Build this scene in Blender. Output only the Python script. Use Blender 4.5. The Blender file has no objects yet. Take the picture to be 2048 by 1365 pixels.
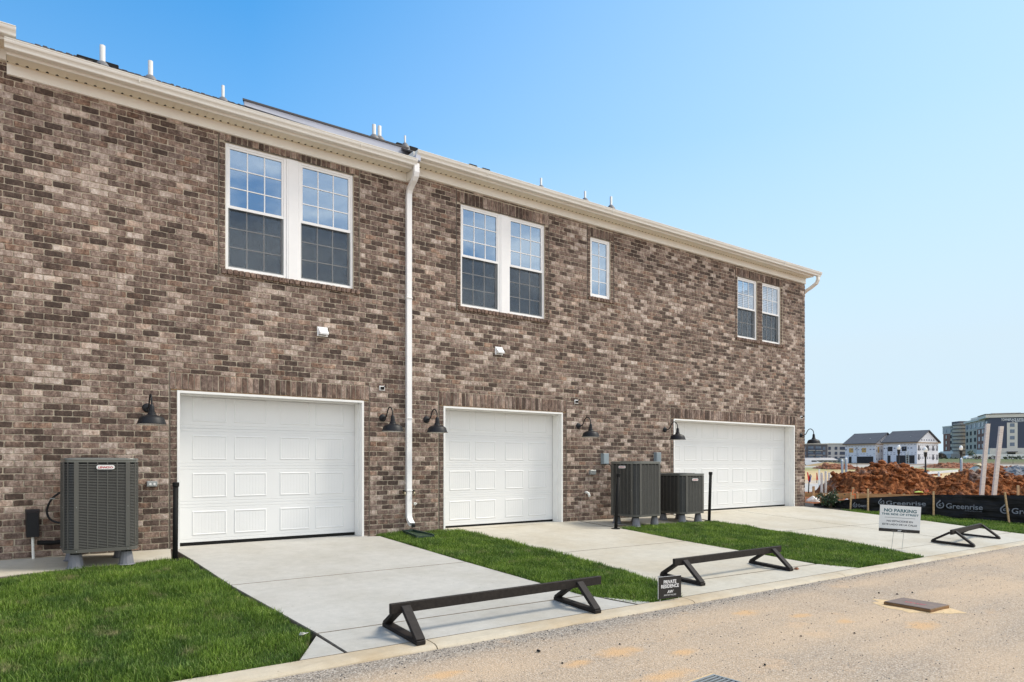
import bpy, math, random
import numpy as np
from mathutils import Vector, Matrix, noise as mnoise
random.seed(7); rng = np.random.default_rng(11)
S = bpy.context.scene; C = S.collection

# ------------------------------------------------------------------ camera
FPX, CX, HY, CAMZ = 1365.0, 1024.0, 925.0, 1.2
TH = math.atan(FPX / 1866.0)
FW = (math.sin(TH), math.cos(TH)); RT = (math.cos(TH), -math.sin(TH))
cd = bpy.data.cameras.new('camera'); cam = bpy.data.objects.new('camera', cd); C.objects.link(cam)
cd.sensor_width = 36.0; cd.lens = 36.0 * FPX / 2048.0
cd.shift_y = (HY - 682.5) / 2048.0; cd.clip_start = 0.1; cd.clip_end = 6000
cam.location = (0, 0, CAMZ); cam.rotation_euler = (math.pi / 2, 0, -TH)
S.camera = cam
# ------------------------------------------------------------------ world, sun, exposure
w = bpy.data.worlds.new('World'); S.world = w; w.use_nodes = True
SUN_AZ, SUN_EL = math.radians(-22), math.radians(50)      # azimuth measured from +X towards +Y
sdir = Vector((math.cos(SUN_AZ) * math.cos(SUN_EL), math.sin(SUN_AZ) * math.cos(SUN_EL), math.sin(SUN_EL)))
nt = w.node_tree; N = nt.nodes; L = nt.links
for n in list(N): N.remove(n)
wo = N.new('ShaderNodeOutputWorld'); bg = N.new('ShaderNodeBackground'); bg.inputs['Strength'].default_value = 0.15
sky = N.new('ShaderNodeTexSky'); sky.sky_type = 'NISHITA'; sky.sun_disc = False
sky.sun_elevation = SUN_EL; sky.sun_rotation = math.pi / 2 - SUN_AZ
sky.altitude = 0; sky.air_density = 1.0; sky.dust_density = 0.6; sky.ozone_density = 2.5
tc = N.new('ShaderNodeTexCoord'); sx = N.new('ShaderNodeSeparateXYZ'); L.new(tc.outputs['Generated'], sx.inputs[0])
hz = N.new('ShaderNodeValToRGB'); L.new(sx.outputs['Z'], hz.inputs[0])
hz.color_ramp.elements[0].position = 0.15; hz.color_ramp.elements[0].color = (1, 1, 1, 1)
hz.color_ramp.elements[1].position = 0.62; hz.color_ramp.elements[1].color = (0, 0, 0, 1)
for p_, c_ in ((.28, .60), (.42, .20)): e_ = hz.color_ramp.elements.new(p_); e_.color = (c_, c_, c_, 1)
hs = N.new('ShaderNodeHueSaturation'); hs.inputs['Saturation'].default_value = 1.2; hs.inputs['Value'].default_value = 1.0
tn = N.new('ShaderNodeMix'); tn.data_type = 'RGBA'; tn.blend_type = 'MULTIPLY'; tn.inputs['Factor'].default_value = 1; tn.inputs['B'].default_value = (.60, .90, .98, 1)
L.new(sky.outputs[0], tn.inputs['A']); L.new(tn.outputs['Result'], hs.inputs['Color'])
# pale haze low in the sky, all the way round
mh = N.new('ShaderNodeMix'); mh.data_type = 'RGBA'; mh.blend_type = 'MIX'
hzf = N.new('ShaderNodeMath'); hzf.operation = 'MULTIPLY'; hzf.inputs[1].default_value = 1.0
L.new(hz.outputs['Color'], hzf.inputs[0]); sd = N.new('ShaderNodeVectorMath'); sd.operation = 'DOT_PRODUCT'; L.new(tc.outputs['Generated'], sd.inputs[0]); sd.inputs[1].default_value = (math.cos(SUN_AZ), math.sin(SUN_AZ), 0)
sm_ = N.new('ShaderNodeMapRange'); L.new(sd.outputs['Value'], sm_.inputs['Value']); sm_.inputs['From Min'].default_value = -.1; sm_.inputs['From Max'].default_value = .8; sm_.inputs['To Max'].default_value = .72
ad_ = N.new('ShaderNodeMath'); ad_.operation = 'MULTIPLY_ADD'; ad_.use_clamp = True
iv_ = N.new('ShaderNodeMath'); iv_.operation = 'SUBTRACT'; iv_.inputs[0].default_value = 1; L.new(hzf.outputs[0], iv_.inputs[1]); L.new(iv_.outputs[0], ad_.inputs[0]); L.new(sm_.outputs[0], ad_.inputs[1]); L.new(hzf.outputs[0], ad_.inputs[2])
L.new(ad_.outputs[0], mh.inputs['Factor'])
L.new(hs.outputs[0], mh.inputs['A']); mh.inputs['B'].default_value = (2.55, 3.18, 3.62, 1)
# thin cloud in the half of the sky behind the photographer (it shows in the window panes)
cn = N.new('ShaderNodeTexNoise'); cn.inputs['Scale'].default_value = 4.6; cn.inputs['Detail'].default_value = 7; cn.inputs['Roughness'].default_value = .55
cm = N.new('ShaderNodeMapping'); cm.inputs['Scale'].default_value = (1, 1, 3.4); L.new(tc.outputs['Generated'], cm.inputs[0]); L.new(cm.outputs[0], cn.inputs['Vector'])
cr = N.new('ShaderNodeValToRGB'); cr.color_ramp.elements[0].position = .38; cr.color_ramp.elements[1].position = .60; L.new(cn.outputs['Fac'], cr.inputs[0])
ms = N.new('ShaderNodeMapRange'); ms.inputs['From Min'].default_value = -0.05; ms.inputs['From Max'].default_value = -0.45; L.new(sx.outputs['Y'], ms.inputs['Value'])
mm = N.new('ShaderNodeMath'); mm.operation = 'MULTIPLY'; L.new(cr.outputs[0], mm.inputs[0]); L.new(ms.outputs[0], mm.inputs[1])
m9 = N.new('ShaderNodeMath'); m9.operation = 'MULTIPLY'; m9.inputs[1].default_value = .85; L.new(mm.outputs[0], m9.inputs[0])
mc = N.new('ShaderNodeMix'); mc.data_type = 'RGBA'; L.new(m9.outputs[0], mc.inputs['Factor'])
L.new(mh.outputs['Result'], mc.inputs['A']); mc.inputs['B'].default_value = (7.9, 7.3, 6.5, 1)
L.new(mc.outputs['Result'], bg.inputs['Color']); L.new(bg.outputs[0], wo.inputs[0])
ld = bpy.data.lights.new('sun', 'SUN'); ld.energy = 2.0; ld.angle = math.radians(15); ld.color = (1, .91, .78)
lo = bpy.data.objects.new('sun', ld); C.objects.link(lo); lo.rotation_euler = sdir.to_track_quat('Z', 'Y').to_euler(); lo.location = (10, -5, 20)
S.view_settings.view_transform = 'Standard'; S.view_settings.look = 'None'; S.view_settings.gamma = 1
S.view_settings.exposure = 0.85; S.view_settings.use_curve_mapping = False

# ------------------------------------------------------------------ helpers
D = 10.48
RZ = -.345
def gz(Y): return -0.056 * (D - Y)
def at(px, py, Z):                       # a point seen at (px,py) of the photo and Z metres deep
    a = (px - CX) / FPX
    return Vector(((FW[0] + a * RT[0]) * Z, (FW[1] + a * RT[1]) * Z, CAMZ - (py - HY) / FPX * Z))
def dep(X, Y): return X * FW[0] + Y * FW[1]

class MB:
    def __init__(s): s.v = []; s.f = []; s.m = None
    def add(s, vs, fs):
        n = len(s.v); M = s.m
        s.v += [tuple(M @ Vector(p)) for p in vs] if M else [tuple(p) for p in vs]
        s.f += [tuple(i + n for i in f) for f in fs]; return s
    def box(s, x0, x1, y0, y1, z0, z1, c=0):
        if c <= 0:
            return s.add([(x0,y0,z0),(x1,y0,z0),(x1,y1,z0),(x0,y1,z0),(x0,y0,z1),(x1,y0,z1),(x1,y1,z1),(x0,y1,z1)],
                  [(0,3,2,1),(4,5,6,7),(0,1,5,4),(1,2,6,5),(2,3,7,6),(3,0,4,7)])
        # chamfered box
        vs = []; 
        for iz, z in ((0, z0), (1, z1)):
            for (x, y) in ((x0,y0),(x1,y0),(x1,y1),(x0,y1)):
                cx = c if x == x0 else -c; cy = c if y == y0 else -c; cz = c if iz == 0 else -c
                vs += [(x+cx, y+cy, z), (x, y+cy, z+cz), (x+cx, y, z+cz)]
        def i(k, a, t): return (k*4+a)*3+t      # t: 0 z-face, 1 x-face, 2 y-face
        fs = [(i(0,0,0),i(0,3,0),i(0,2,0),i(0,1,0)), (i(1,0,0),i(1,1,0),i(1,2,0),i(1,3,0)),
              (i(0,0,2),i(0,1,2),i(1,1,2),i(1,0,2)), (i(0,2,2),i(0,3,2),i(1,3,2),i(1,2,2)),
              (i(0,1,1),i(0,2,1),i(1,2,1),i(1,1,1)), (i(0,3,1),i(0,0,1),i(1,0,1),i(1,3,1))]
        for a, b in ((0,1),(2,3)):
            fs += [(i(0,a,2),i(0,a,0),i(0,b,0),i(0,b,2)), (i(1,a,0),i(1,a,2),i(1,b,2),i(1,b,0))]
        for a, b in ((1,2),(3,0)):
            fs += [(i(0,a,1),i(0,a,0),i(0,b,0),i(0,b,1)), (i(1,a,0),i(1,a,1),i(1,b,1),i(1,b,0))]
        for a in range(4):
            q = (i(0,a,1),i(0,a,2),i(1,a,2),i(1,a,1)) if a in (0,2) else (i(0,a,2),i(0,a,1),i(1,a,1),i(1,a,2))
            fs.append(q)
            t0 = (i(0,a,0),i(0,a,2),i(0,a,1)); t1 = (i(1,a,0),i(1,a,1),i(1,a,2))
            fs += [t0, t1] if a in (0,2) else [t0[::-1], t1[::-1]]
        return s.add(vs, fs)
    def prism(s, pts, z0, z1):              # pts: (x,y) outline; z0,z1 numbers or functions of (x,y)
        f0 = z0 if callable(z0) else (lambda x, y: z0); f1 = z1 if callable(z1) else (lambda x, y: z1)
        n = len(pts)
        return s.add([(x,y,f0(x,y)) for x,y in pts] + [(x,y,f1(x,y)) for x,y in pts],
              [tuple(range(n))[::-1], tuple(range(n, 2*n))] + [(i,(i+1)%n,(i+1)%n+n,i+n) for i in range(n)])
    def sweepx(s, prof, x0, x1, closed=True):      # (y,z) profile swept along X
        n = len(prof); vs = [(x0,y,z) for y,z in prof] + [(x1,y,z) for y,z in prof]
        fs = [(i,(i+1)%n,(i+1)%n+n,i+n) for i in range(n if closed else n-1)]
        if closed: fs += [tuple(range(n))[::-1], tuple(range(n,2*n))]
        return s.add(vs, fs)
    def tube(s, path, r, n=8, caps=True):
        rs = r if isinstance(r, (list, tuple)) else [r]*len(path)
        P = [Vector(p) for p in path]; base = len(s.v); up = None; vs = []
        for i, p in enumerate(P):
            t = (P[min(i+1,len(P)-1)] - P[max(i-1,0)]).normalized()
            if up is None: up = t.orthogonal().normalized()
            up = (up - t*up.dot(t)).normalized(); b = t.cross(up)
            for k in range(n):
                a = 2*math.pi*k/n; vs.append(p + (up*math.cos(a) + b*math.sin(a))*rs[i])
        fs = [(i*n+k, i*n+(k+1)%n, (i+1)*n+(k+1)%n, (i+1)*n+k) for i in range(len(P)-1) for k in range(n)]
        if caps: fs += [tuple(range(n))[::-1], tuple(range((len(P)-1)*n, len(P)*n))]
        return s.add(vs, fs)
    def lathe(s, c, prof, n=24, cap=False):          # prof: (r,z)
        vs = [(c[0]+r*math.cos(2*math.pi*k/n), c[1]+r*math.sin(2*math.pi*k/n), c[2]+z) for r, z in prof for k in range(n)]
        fs = [(i*n+k, i*n+(k+1)%n, (i+1)*n+(k+1)%n, (i+1)*n+k) for i in range(len(prof)-1) for k in range(n)]
        if cap: fs += [tuple(range(n))[::-1], tuple(range((len(prof)-1)*n, len(prof)*n))]
        return s.add(vs, fs)
    def mesh(s, name, mat=None, smooth=False):
        me = bpy.data.meshes.new(name); me.from_pydata(s.v, [], s.f)
        if mat:
            me.materials.append(mat)
        if smooth: me.polygons.foreach_set('use_smooth', [True]*len(me.polygons))
        me.update(); return me
    def build(s, name, mat, parent=None, smooth=False):
        return ob(name, s.mesh(name, mat, smooth), parent)

def ob(name, me, parent=None, loc=None, rz=None):
    o = bpy.data.objects.new(name, me); C.objects.link(o)
    if parent: o.parent = parent
    if loc is not None: o.location = loc
    if rz is not None: o.rotation_euler = (0, 0, rz)
    return o
def tag(o, label, cat, group=None):
    o['label'] = label; o['category'] = cat
    if group: o['group'] = group
    return o
def thing(name, label, cat, loc=(0,0,0), rz=0, group=None):
    return tag(ob(name, None, None, loc, rz), label, cat, group)
def struct(o): o['kind'] = 'structure'; return o
def stuff(o): o['kind'] = 'stuff'; return o
def smooth_auto(o, ang=40):
    me = o.data; me.polygons.foreach_set('use_smooth', [True]*len(me.polygons))
    try: me.set_sharp_from_angle(angle=math.radians(ang))
    except Exception: pass
    return o
def copy_tree(o, parent=None):
    c = o.copy(); C.objects.link(c)
    if parent: c.parent = parent
    for ch in [q for q in bpy.data.objects if q.parent == o and q is not c]: copy_tree(ch, c)
    return c

# ------------------------------------------------------------------ materials
def newmat(name):
    m = bpy.data.materials.new(name); m.use_nodes = True
    t = m.node_tree; b = t.nodes['Principled BSDF']; return m, t, b
def nn(t, typ, **kw):
    n = t.nodes.new(typ)
    for k, v in kw.items():
        if k in n.inputs: n.inputs[k].default_value = v
        else: setattr(n, k, v)
    return n
def ramp(t, src, stops, const=False):
    r = t.nodes.new('ShaderNodeValToRGB'); e = r.color_ramp.elements
    while len(e) < len(stops): e.new(0.5)
    for k, (p, c) in enumerate(stops): e[k].position = p; e[k].color = tuple(c) + (1,) if len(c) == 3 else c
    if const: r.color_ramp.interpolation = 'CONSTANT'
    t.links.new(src, r.inputs[0]); return r
def mixc(t, fac, a, b, mode='MIX'):
    m = t.nodes.new('ShaderNodeMix'); m.data_type = 'RGBA'; m.blend_type = mode
    for sock, v in (('Factor', fac), ('A', a), ('B', b)):
        if isinstance(v, (int, float)): m.inputs[sock].default_value = v
        elif isinstance(v, tuple): m.inputs[sock].default_value = v + (1,) if len(v) == 3 else v
        else: t.links.new(v, m.inputs[sock])
    return m.outputs['Result']
def pos(t, scale=(1,1,1)):
    g = t.nodes.new('ShaderNodeNewGeometry'); m = t.nodes.new('ShaderNodeMapping'); m.inputs['Scale'].default_value = scale
    t.links.new(g.outputs['Position'], m.inputs[0]); return m.outputs[0]
def noise(t, vec, scale, detail=4, rough=.55):
    n = nn(t, 'ShaderNodeTexNoise', Scale=scale, Detail=detail, Roughness=rough); t.links.new(vec, n.inputs['Vector']); return n.outputs['Fac']
def bump(t, b, h, strength=.3, dist=.01):
    n = nn(t, 'ShaderNodeBump', Strength=strength, Distance=dist); t.links.new(h, n.inputs['Height']); t.links.new(n.outputs[0], b.inputs['Normal'])
def plain(name, col, rough=.5, var=.12, scale=6, metal=0, spec=.5, bmp=0, bs=80):
    m, t, b = newmat(name); v = pos(t); n = noise(t, v, scale, 6, .6)
    lo = tuple(c*(1-var) for c in col); hi = tuple(min(1, c*(1+var)) for c in col)
    r = ramp(t, n, [(.3, lo), (.7, hi)]); t.links.new(r.outputs[0], b.inputs['Base Color'])
    b.inputs['Roughness'].default_value = rough; b.inputs['Metallic'].default_value = metal
    b.inputs['Specular IOR Level'].default_value = spec
    if bmp: bump(t, b, noise(t, v, bs, 5, .6), bmp, .004)
    return m
def brick_mat():
    m, t, b = newmat('brick'); a = nn(t, 'ShaderNodeAttribute', attribute_name='tone')
    v = pos(t)
    n1 = noise(t, pos(t, (22, 22, 13)), 1, 5, .65); n2 = noise(t, v, 60, 4, .6); n3 = noise(t, v, .9, 2)
    def ma(op, x, y):
        q = nn(t, 'ShaderNodeMath', operation=op)
        for i, s_ in enumerate((x, y)):
            if isinstance(s_, (int, float)): q.inputs[i].default_value = s_
            else: t.links.new(s_, q.inputs[i])
        return q.outputs[0]
    f = ma('ADD', a.outputs['Fac'], ma('MULTIPLY', ma('SUBTRACT', n1, .5), 1.2))
    f = ma('ADD', f, ma('MULTIPLY', ma('SUBTRACT', n2, .5), .50))
    f = ma('ADD', f, ma('MULTIPLY', ma('SUBTRACT', n3, .5), .10))
    r = ramp(t, f, [(0.05, (.060,.042,.035)), (.25, (.095,.066,.054)), (.40, (.16,.114,.095)), (.58, (.26,.194,.162)), (.78, (.43,.345,.295)), (1, (.62,.54,.48))])
    a2 = nn(t, 'ShaderNodeAttribute', attribute_name='warm')
    n4 = noise(t, pos(t, (7, 7, 9)), 1, 3)
    wf = ma('MULTIPLY', a2.outputs['Fac'], ramp(t, n4, [(.35, (0,0,0)), (.65, (1,1,1))]).outputs[0])
    c = mixc(t, wf, r.outputs[0], (1.2,.98,.80), 'MULTIPLY')
    n5 = noise(t, pos(t, (1,1,1)), 95, 2, .8)
    c = mixc(t, ramp(t, n5, [(.66, (0,0,0)), (.74, (.55,.55,.55))]).outputs[0], c, (.05,.035,.03))
    t.links.new(c, b.inputs['Base Color']); b.inputs['Roughness'].default_value = .85; b.inputs['Specular IOR Level'].default_value = .25
    bump(t, b, n2, .5, .006); return m
def concrete_mat(name, base, stain):
    m, t, b = newmat(name); v = pos(t)
    n1 = noise(t, v, .8, 5, .6); n2 = noise(t, v, 7, 6, .7); n3 = noise(t, pos(t, (1, 6, 1)), 9, 4, .6); n4 = noise(t, v, 140, 3, .6)
    c = mixc(t, ramp(t, n1, [(.42, (0,0,0)), (.68, (1,1,1))]).outputs[0], base, stain)
    c = mixc(t, .75, c, ramp(t, n2, [(.3, (.86,.86,.86)), (.7, (1.06,1.06,1.06))]).outputs[0], 'MULTIPLY')
    c = mixc(t, .7, c, ramp(t, n3, [(.3, (.93,.93,.92)), (.7, (1.05,1.05,1.05))]).outputs[0], 'MULTIPLY')
    c = mixc(t, .6, c, ramp(t, n4, [(.3, (.86,.86,.85)), (.7, (1.08,1.08,1.08))]).outputs[0], 'MULTIPLY')
    n5 = noise(t, v, 26, 2, .5)
    c = mixc(t, ramp(t, n5, [(.71, (0,0,0)), (.76, (.45,.45,.45))]).outputs[0], c, (.16,.13,.10))
    t.links.new(c, b.inputs['Base Color']); b.inputs['Roughness'].default_value = .8; b.inputs['Specular IOR Level'].default_value = .3
    bump(t, b, n4, .25, .003); return m
def maprange(t, src, a, b_, c, d):
    q = nn(t, 'ShaderNodeMapRange'); t.links.new(src, q.inputs['Value'])
    for k_, v_ in zip(('From Min','From Max','To Min','To Max'), (a, b_, c, d)): q.inputs[k_].default_value = v_
    return q.outputs[0]
def road_mat():
    m, t, b = newmat('road'); v = pos(t); n6 = noise(t, v, 9, 6, .7)
    n1 = noise(t, v, .55, 5, .62); n2 = noise(t, v, 55, 3, .7); n3 = noise(t, v, 1.9, 5, .6); n4 = noise(t, v, 130, 2, .6)
    vo = nn(t, 'ShaderNodeTexVoronoi', Scale=85.0); t.links.new(v, vo.inputs['Vector'])
    vc = nn(t, 'ShaderNodeSeparateColor'); t.links.new(vo.outputs['Color'], vc.inputs[0])
    agg = ramp(t, vc.outputs[0], [(0, (.15,.135,.12)), (.4, (.29,.26,.225)), (.75, (.47,.42,.36)), (1, (.66,.60,.52))]).outputs[0]
    agg = mixc(t, ramp(t, vo.outputs['Distance'], [(.35, (0,0,0)), (.62, (.55,.55,.55))]).outputs[0], agg, (.17,.14,.11))
    dust = mixc(t, n2, (.57,.405,.255), (.69,.51,.34))
    nt_ = noise(t, pos(t, (.12, 1.6, 1)), 1, 4, .6)
    df = mixc(t, .45, mixc(t, .5, ramp(t, nt_, [(.35, (0,0,0)), (.62, (1,1,1))]).outputs[0], ramp(t, n1, [(.36, (.05,.05,.05)), (.60, (1,1,1))]).outputs[0]), ramp(t, n2, [(.34, (.05,.05,.05)), (.66, (1,1,1))]).outputs[0], 'MIX')
    # less dust in a band beside the kerb
    sp = nn(t, 'ShaderNodeSeparateXYZ'); g = t.nodes.new('ShaderNodeNewGeometry'); t.links.new(g.outputs['Position'], sp.inputs[0])
    mr = nn(t, 'ShaderNodeMapRange'); t.links.new(sp.outputs['Y'], mr.inputs['Value']); mr.inputs['From Min'].default_value = 4.75; mr.inputs['From Max'].default_value = 4.45
    mr.inputs['To Min'].default_value = .12; mr.inputs['To Max'].default_value = .92
    q = nn(t, 'ShaderNodeMath', operation='MULTIPLY'); t.links.new(df, q.inputs[0]); t.links.new(mr.outputs[0], q.inputs[1])
    c = mixc(t, q.outputs[0], agg, dust)
    c = mixc(t, ramp(t, n3, [(.62, (0,0,0)), (.78, (.55,.55,.55))]).outputs[0], c, (.64,.42,.24))
    for px, py, rx_, ry_ in ((1240,1304,.30,.16),(1157,1327,.20,.10),(1493,1226,.20,.14),(890,1350,.22,.10),(1365,1305,.18,.1),(1845,1251,.30,.16),(1330,1352,.35,.12),(1600,1232,.22,.1),(1690,1243,.15,.1)):
        p = at(px, py, (CAMZ-RZ)*FPX/(py-HY)); sb_ = nn(t, 'ShaderNodeVectorMath', operation='SUBTRACT'); t.links.new(g.outputs['Position'], sb_.inputs[0]); sb_.inputs[1].default_value = p
        sc_ = nn(t, 'ShaderNodeVectorMath', operation='MULTIPLY'); t.links.new(sb_.outputs[0], sc_.inputs[0]); sc_.inputs[1].default_value = (1/rx_, 1/ry_, 0)
        ln = nn(t, 'ShaderNodeVectorMath', operation='LENGTH'); t.links.new(sc_.outputs[0], ln.inputs[0])
        ad = nn(t, 'ShaderNodeMath', operation='MULTIPLY_ADD'); t.links.new(n6, ad.inputs[0]); ad.inputs[1].default_value = 1.6; t.links.new(ln.outputs['Value'], ad.inputs[2])
        c = mixc(t, ramp(t, ad.outputs[0], [(.95, (.8,.8,.8)), (1.0, (.0,.0,.0))]).outputs[0], c, (.66,.40,.17)) if False else mixc(t, maprange(t, ad.outputs[0], 1.10, 1.75, .75, 0), c, (.64,.40,.20))
    c = mixc(t, .8, c, ramp(t, n4, [(.3, (.72,.72,.72)), (.7, (1.16,1.16,1.16))]).outputs[0], 'MULTIPLY')
    t.links.new(c, b.inputs['Base Color']); b.inputs['Roughness'].default_value = .9; b.inputs['Specular IOR Level'].default_value = .2
    h = nn(t, 'ShaderNodeMath', operation='ADD'); t.links.new(vo.outputs['Distance'], h.inputs[0]); t.links.new(n2, h.inputs[1])
    bump(t, b, h.outputs[0], .55, .008); return m
def grass_mat():
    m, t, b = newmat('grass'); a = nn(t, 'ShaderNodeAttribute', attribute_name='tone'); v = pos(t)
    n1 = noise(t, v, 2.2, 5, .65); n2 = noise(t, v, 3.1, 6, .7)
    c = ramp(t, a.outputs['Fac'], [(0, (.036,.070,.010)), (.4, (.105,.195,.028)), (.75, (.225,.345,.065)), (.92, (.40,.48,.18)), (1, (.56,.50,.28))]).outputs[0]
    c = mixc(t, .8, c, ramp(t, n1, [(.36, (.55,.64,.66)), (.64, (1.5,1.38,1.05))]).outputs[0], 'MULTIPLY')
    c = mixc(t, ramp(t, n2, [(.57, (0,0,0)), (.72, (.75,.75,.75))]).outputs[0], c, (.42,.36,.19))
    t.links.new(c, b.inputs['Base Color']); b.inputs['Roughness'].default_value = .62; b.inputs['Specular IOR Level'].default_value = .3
    try: b.inputs['Transmission Weight'].default_value = 0
    except Exception: pass
    tr = nn(t, 'ShaderNodeBsdfTranslucent'); t.links.new(c, tr.inputs['Color']); mx = nn(t, 'ShaderNodeMixShader', Fac=.3)
    out = t.nodes['Material Output']; t.links.new(b.outputs[0], mx.inputs[1]); t.links.new(tr.outputs[0], mx.inputs[2]); t.links.new(mx.outputs[0], out.inputs[0])
    return m
def dirt_mat():
    m, t, b = newmat('red_clay'); v = pos(t)
    n1 = noise(t, v, 1.1, 6, .65); n2 = noise(t, v, 4.0, 8, .8); n3 = noise(t, v, 2.6, 5, .6)
    c = ramp(t, n2, [(.30, (.04,.013,.006)), (.44, (.16,.050,.016)), (.58, (.38,.135,.045)), (.72, (.64,.36,.21))]).outputs[0]
    c = mixc(t, ramp(t, n1, [(.56, (0,0,0)), (.68, (.75,.75,.75))]).outputs[0], c, ramp(t, n2, [(.35, (.16,.12,.10)), (.65, (.48,.41,.35))]).outputs[0])
    t.links.new(c, b.inputs['Base Color']); b.inputs['Roughness'].default_value = .9; b.inputs['Specular IOR Level'].default_value = .15
    bump(t, b, n2, .9, .12); return m
def terrain_mat():
    m, t, b = newmat('field'); g = t.nodes.new('ShaderNodeNewGeometry')
    dp = nn(t, 'ShaderNodeVectorMath', operation='DOT_PRODUCT'); t.links.new(g.outputs['Position'], dp.inputs[0]); dp.inputs[1].default_value = (FW[0], FW[1], 0)
    v = pos(t); n1 = noise(t, v, .06, 5, .6); n2 = noise(t, v, 1.5, 5, .6); n3 = noise(t, v, .25, 5, .6)
    q = nn(t, 'ShaderNodeMath', operation='MULTIPLY_ADD'); t.links.new(n1, q.inputs[0]); q.inputs[1].default_value = 40; t.links.new(dp.outputs['Value'], q.inputs[2])
    mr = nn(t, 'ShaderNodeMapRange'); t.links.new(q.outputs[0], mr.inputs['Value']); mr.inputs['From Min'].default_value = 0; mr.inputs['From Max'].default_value = 340
    k = 1/340.
    c = ramp(t, mr.outputs[0], [(0, (.30,.12,.06)), (44*k, (.30,.12,.06)), (52*k, (.44,.42,.39)), (80*k, (.48,.45,.41)), (92*k, (.56,.37,.18)), (118*k, (.62,.45,.24)), (142*k, (.50,.38,.20)), (160*k, (.26,.27,.11)), (186*k, (.45,.42,.37)), (215*k, (.20,.15,.11)), (260*k, (.13,.15,.07)), (1, (.12,.14,.07))]).outputs[0]
    c = mixc(t, .7, c, ramp(t, n2, [(.3, (.7,.7,.7)), (.7, (1.2,1.2,1.2))]).outputs[0], 'MULTIPLY')
    c = mixc(t, ramp(t, n3, [(.6, (0,0,0)), (.72, (.6,.6,.6))]).outputs[0], c, (.28,.15,.08))
    t.links.new(c, b.inputs['Base Color']); b.inputs['Roughness'].default_value = .95; b.inputs['Specular IOR Level'].default_value = .1
    bump(t, b, n2, .5, .1); return m
def glass_mat(name, tint, refl, dark):
    m, t, b = newmat(name); t.nodes.remove(b); out = t.nodes['Material Output']
    g = nn(t, 'ShaderNodeBsdfGlossy', Roughness=.02); g.inputs['Color'].default_value = tint + (1,)
    tr = nn(t, 'ShaderNodeBsdfTransparent'); tr.inputs['Color'].default_value = dark + (1,)
    mx = nn(t, 'ShaderNodeMixShader', Fac=refl); v = pos(t); n = noise(t, v, 2.2, 2)
    bp = nn(t, 'ShaderNodeBump', Strength=.04, Distance=.02); t.links.new(n, bp.inputs['Height']); t.links.new(bp.outputs[0], g.inputs['Normal'])
    t.links.new(tr.outputs[0], mx.inputs[1]); t.links.new(g.outputs[0], mx.inputs[2]); t.links.new(mx.outputs[0], out.inputs[0]); return m
def screen_mat():
    m, t, b = newmat('insect_screen'); out = t.nodes['Material Output']; b.inputs['Roughness'].default_value = .6
    v = pos(t); n = noise(t, v, 3, 3); r = ramp(t, n, [(.3, (.026,.034,.042)), (.7, (.06,.075,.088))]); t.links.new(r.outputs[0], b.inputs['Base Color'])
    tr = nn(t, 'ShaderNodeBsdfTransparent'); mx = nn(t, 'ShaderNodeMixShader', Fac=.33)
    t.links.new(tr.outputs[0], mx.inputs[1]); t.links.new(b.outputs[0], mx.inputs[2]); t.links.new(mx.outputs[0], out.inputs[0]); return m
def wood_mat(name, lo, hi, sc=(3, 3, 40)):
    m, t, b = newmat(name); n = noise(t, pos(t, sc), 1, 5, .6); r = ramp(t, n, [(.3, lo), (.7, hi)])
    t.links.new(r.outputs[0], b.inputs['Base Color']); b.inputs['Roughness'].default_value = .7; b.inputs['Specular IOR Level'].default_value = .25; bump(t, b, n, .3, .004); return m
def shingle_mat():
    m, t, b = newmat('shingle'); br = t.nodes.new('ShaderNodeTexBrick'); br.inputs['Scale'].default_value = 1
    t.links.new(pos(t, (1,1,1)), br.inputs['Vector']); br.inputs['Brick Width'].default_value = .3; br.inputs['Row Height'].default_value = .14
    br.inputs['Mortar Size'].default_value = .006; br.inputs['Color1'].default_value = (.05,.048,.05,1); br.inputs['Color2'].default_value = (.12,.10,.085,1); br.inputs['Mortar'].default_value = (.02,.02,.02,1)
    c = mixc(t, .6, br.outputs['Color'], ramp(t, noise(t, pos(t), 30, 4), [(.3, (.6,.6,.6)), (.7, (1.4,1.35,1.3))]).outputs[0], 'MULTIPLY')
    t.links.new(c, b.inputs['Base Color']); b.inputs['Roughness'].default_value = .95; return m
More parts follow.
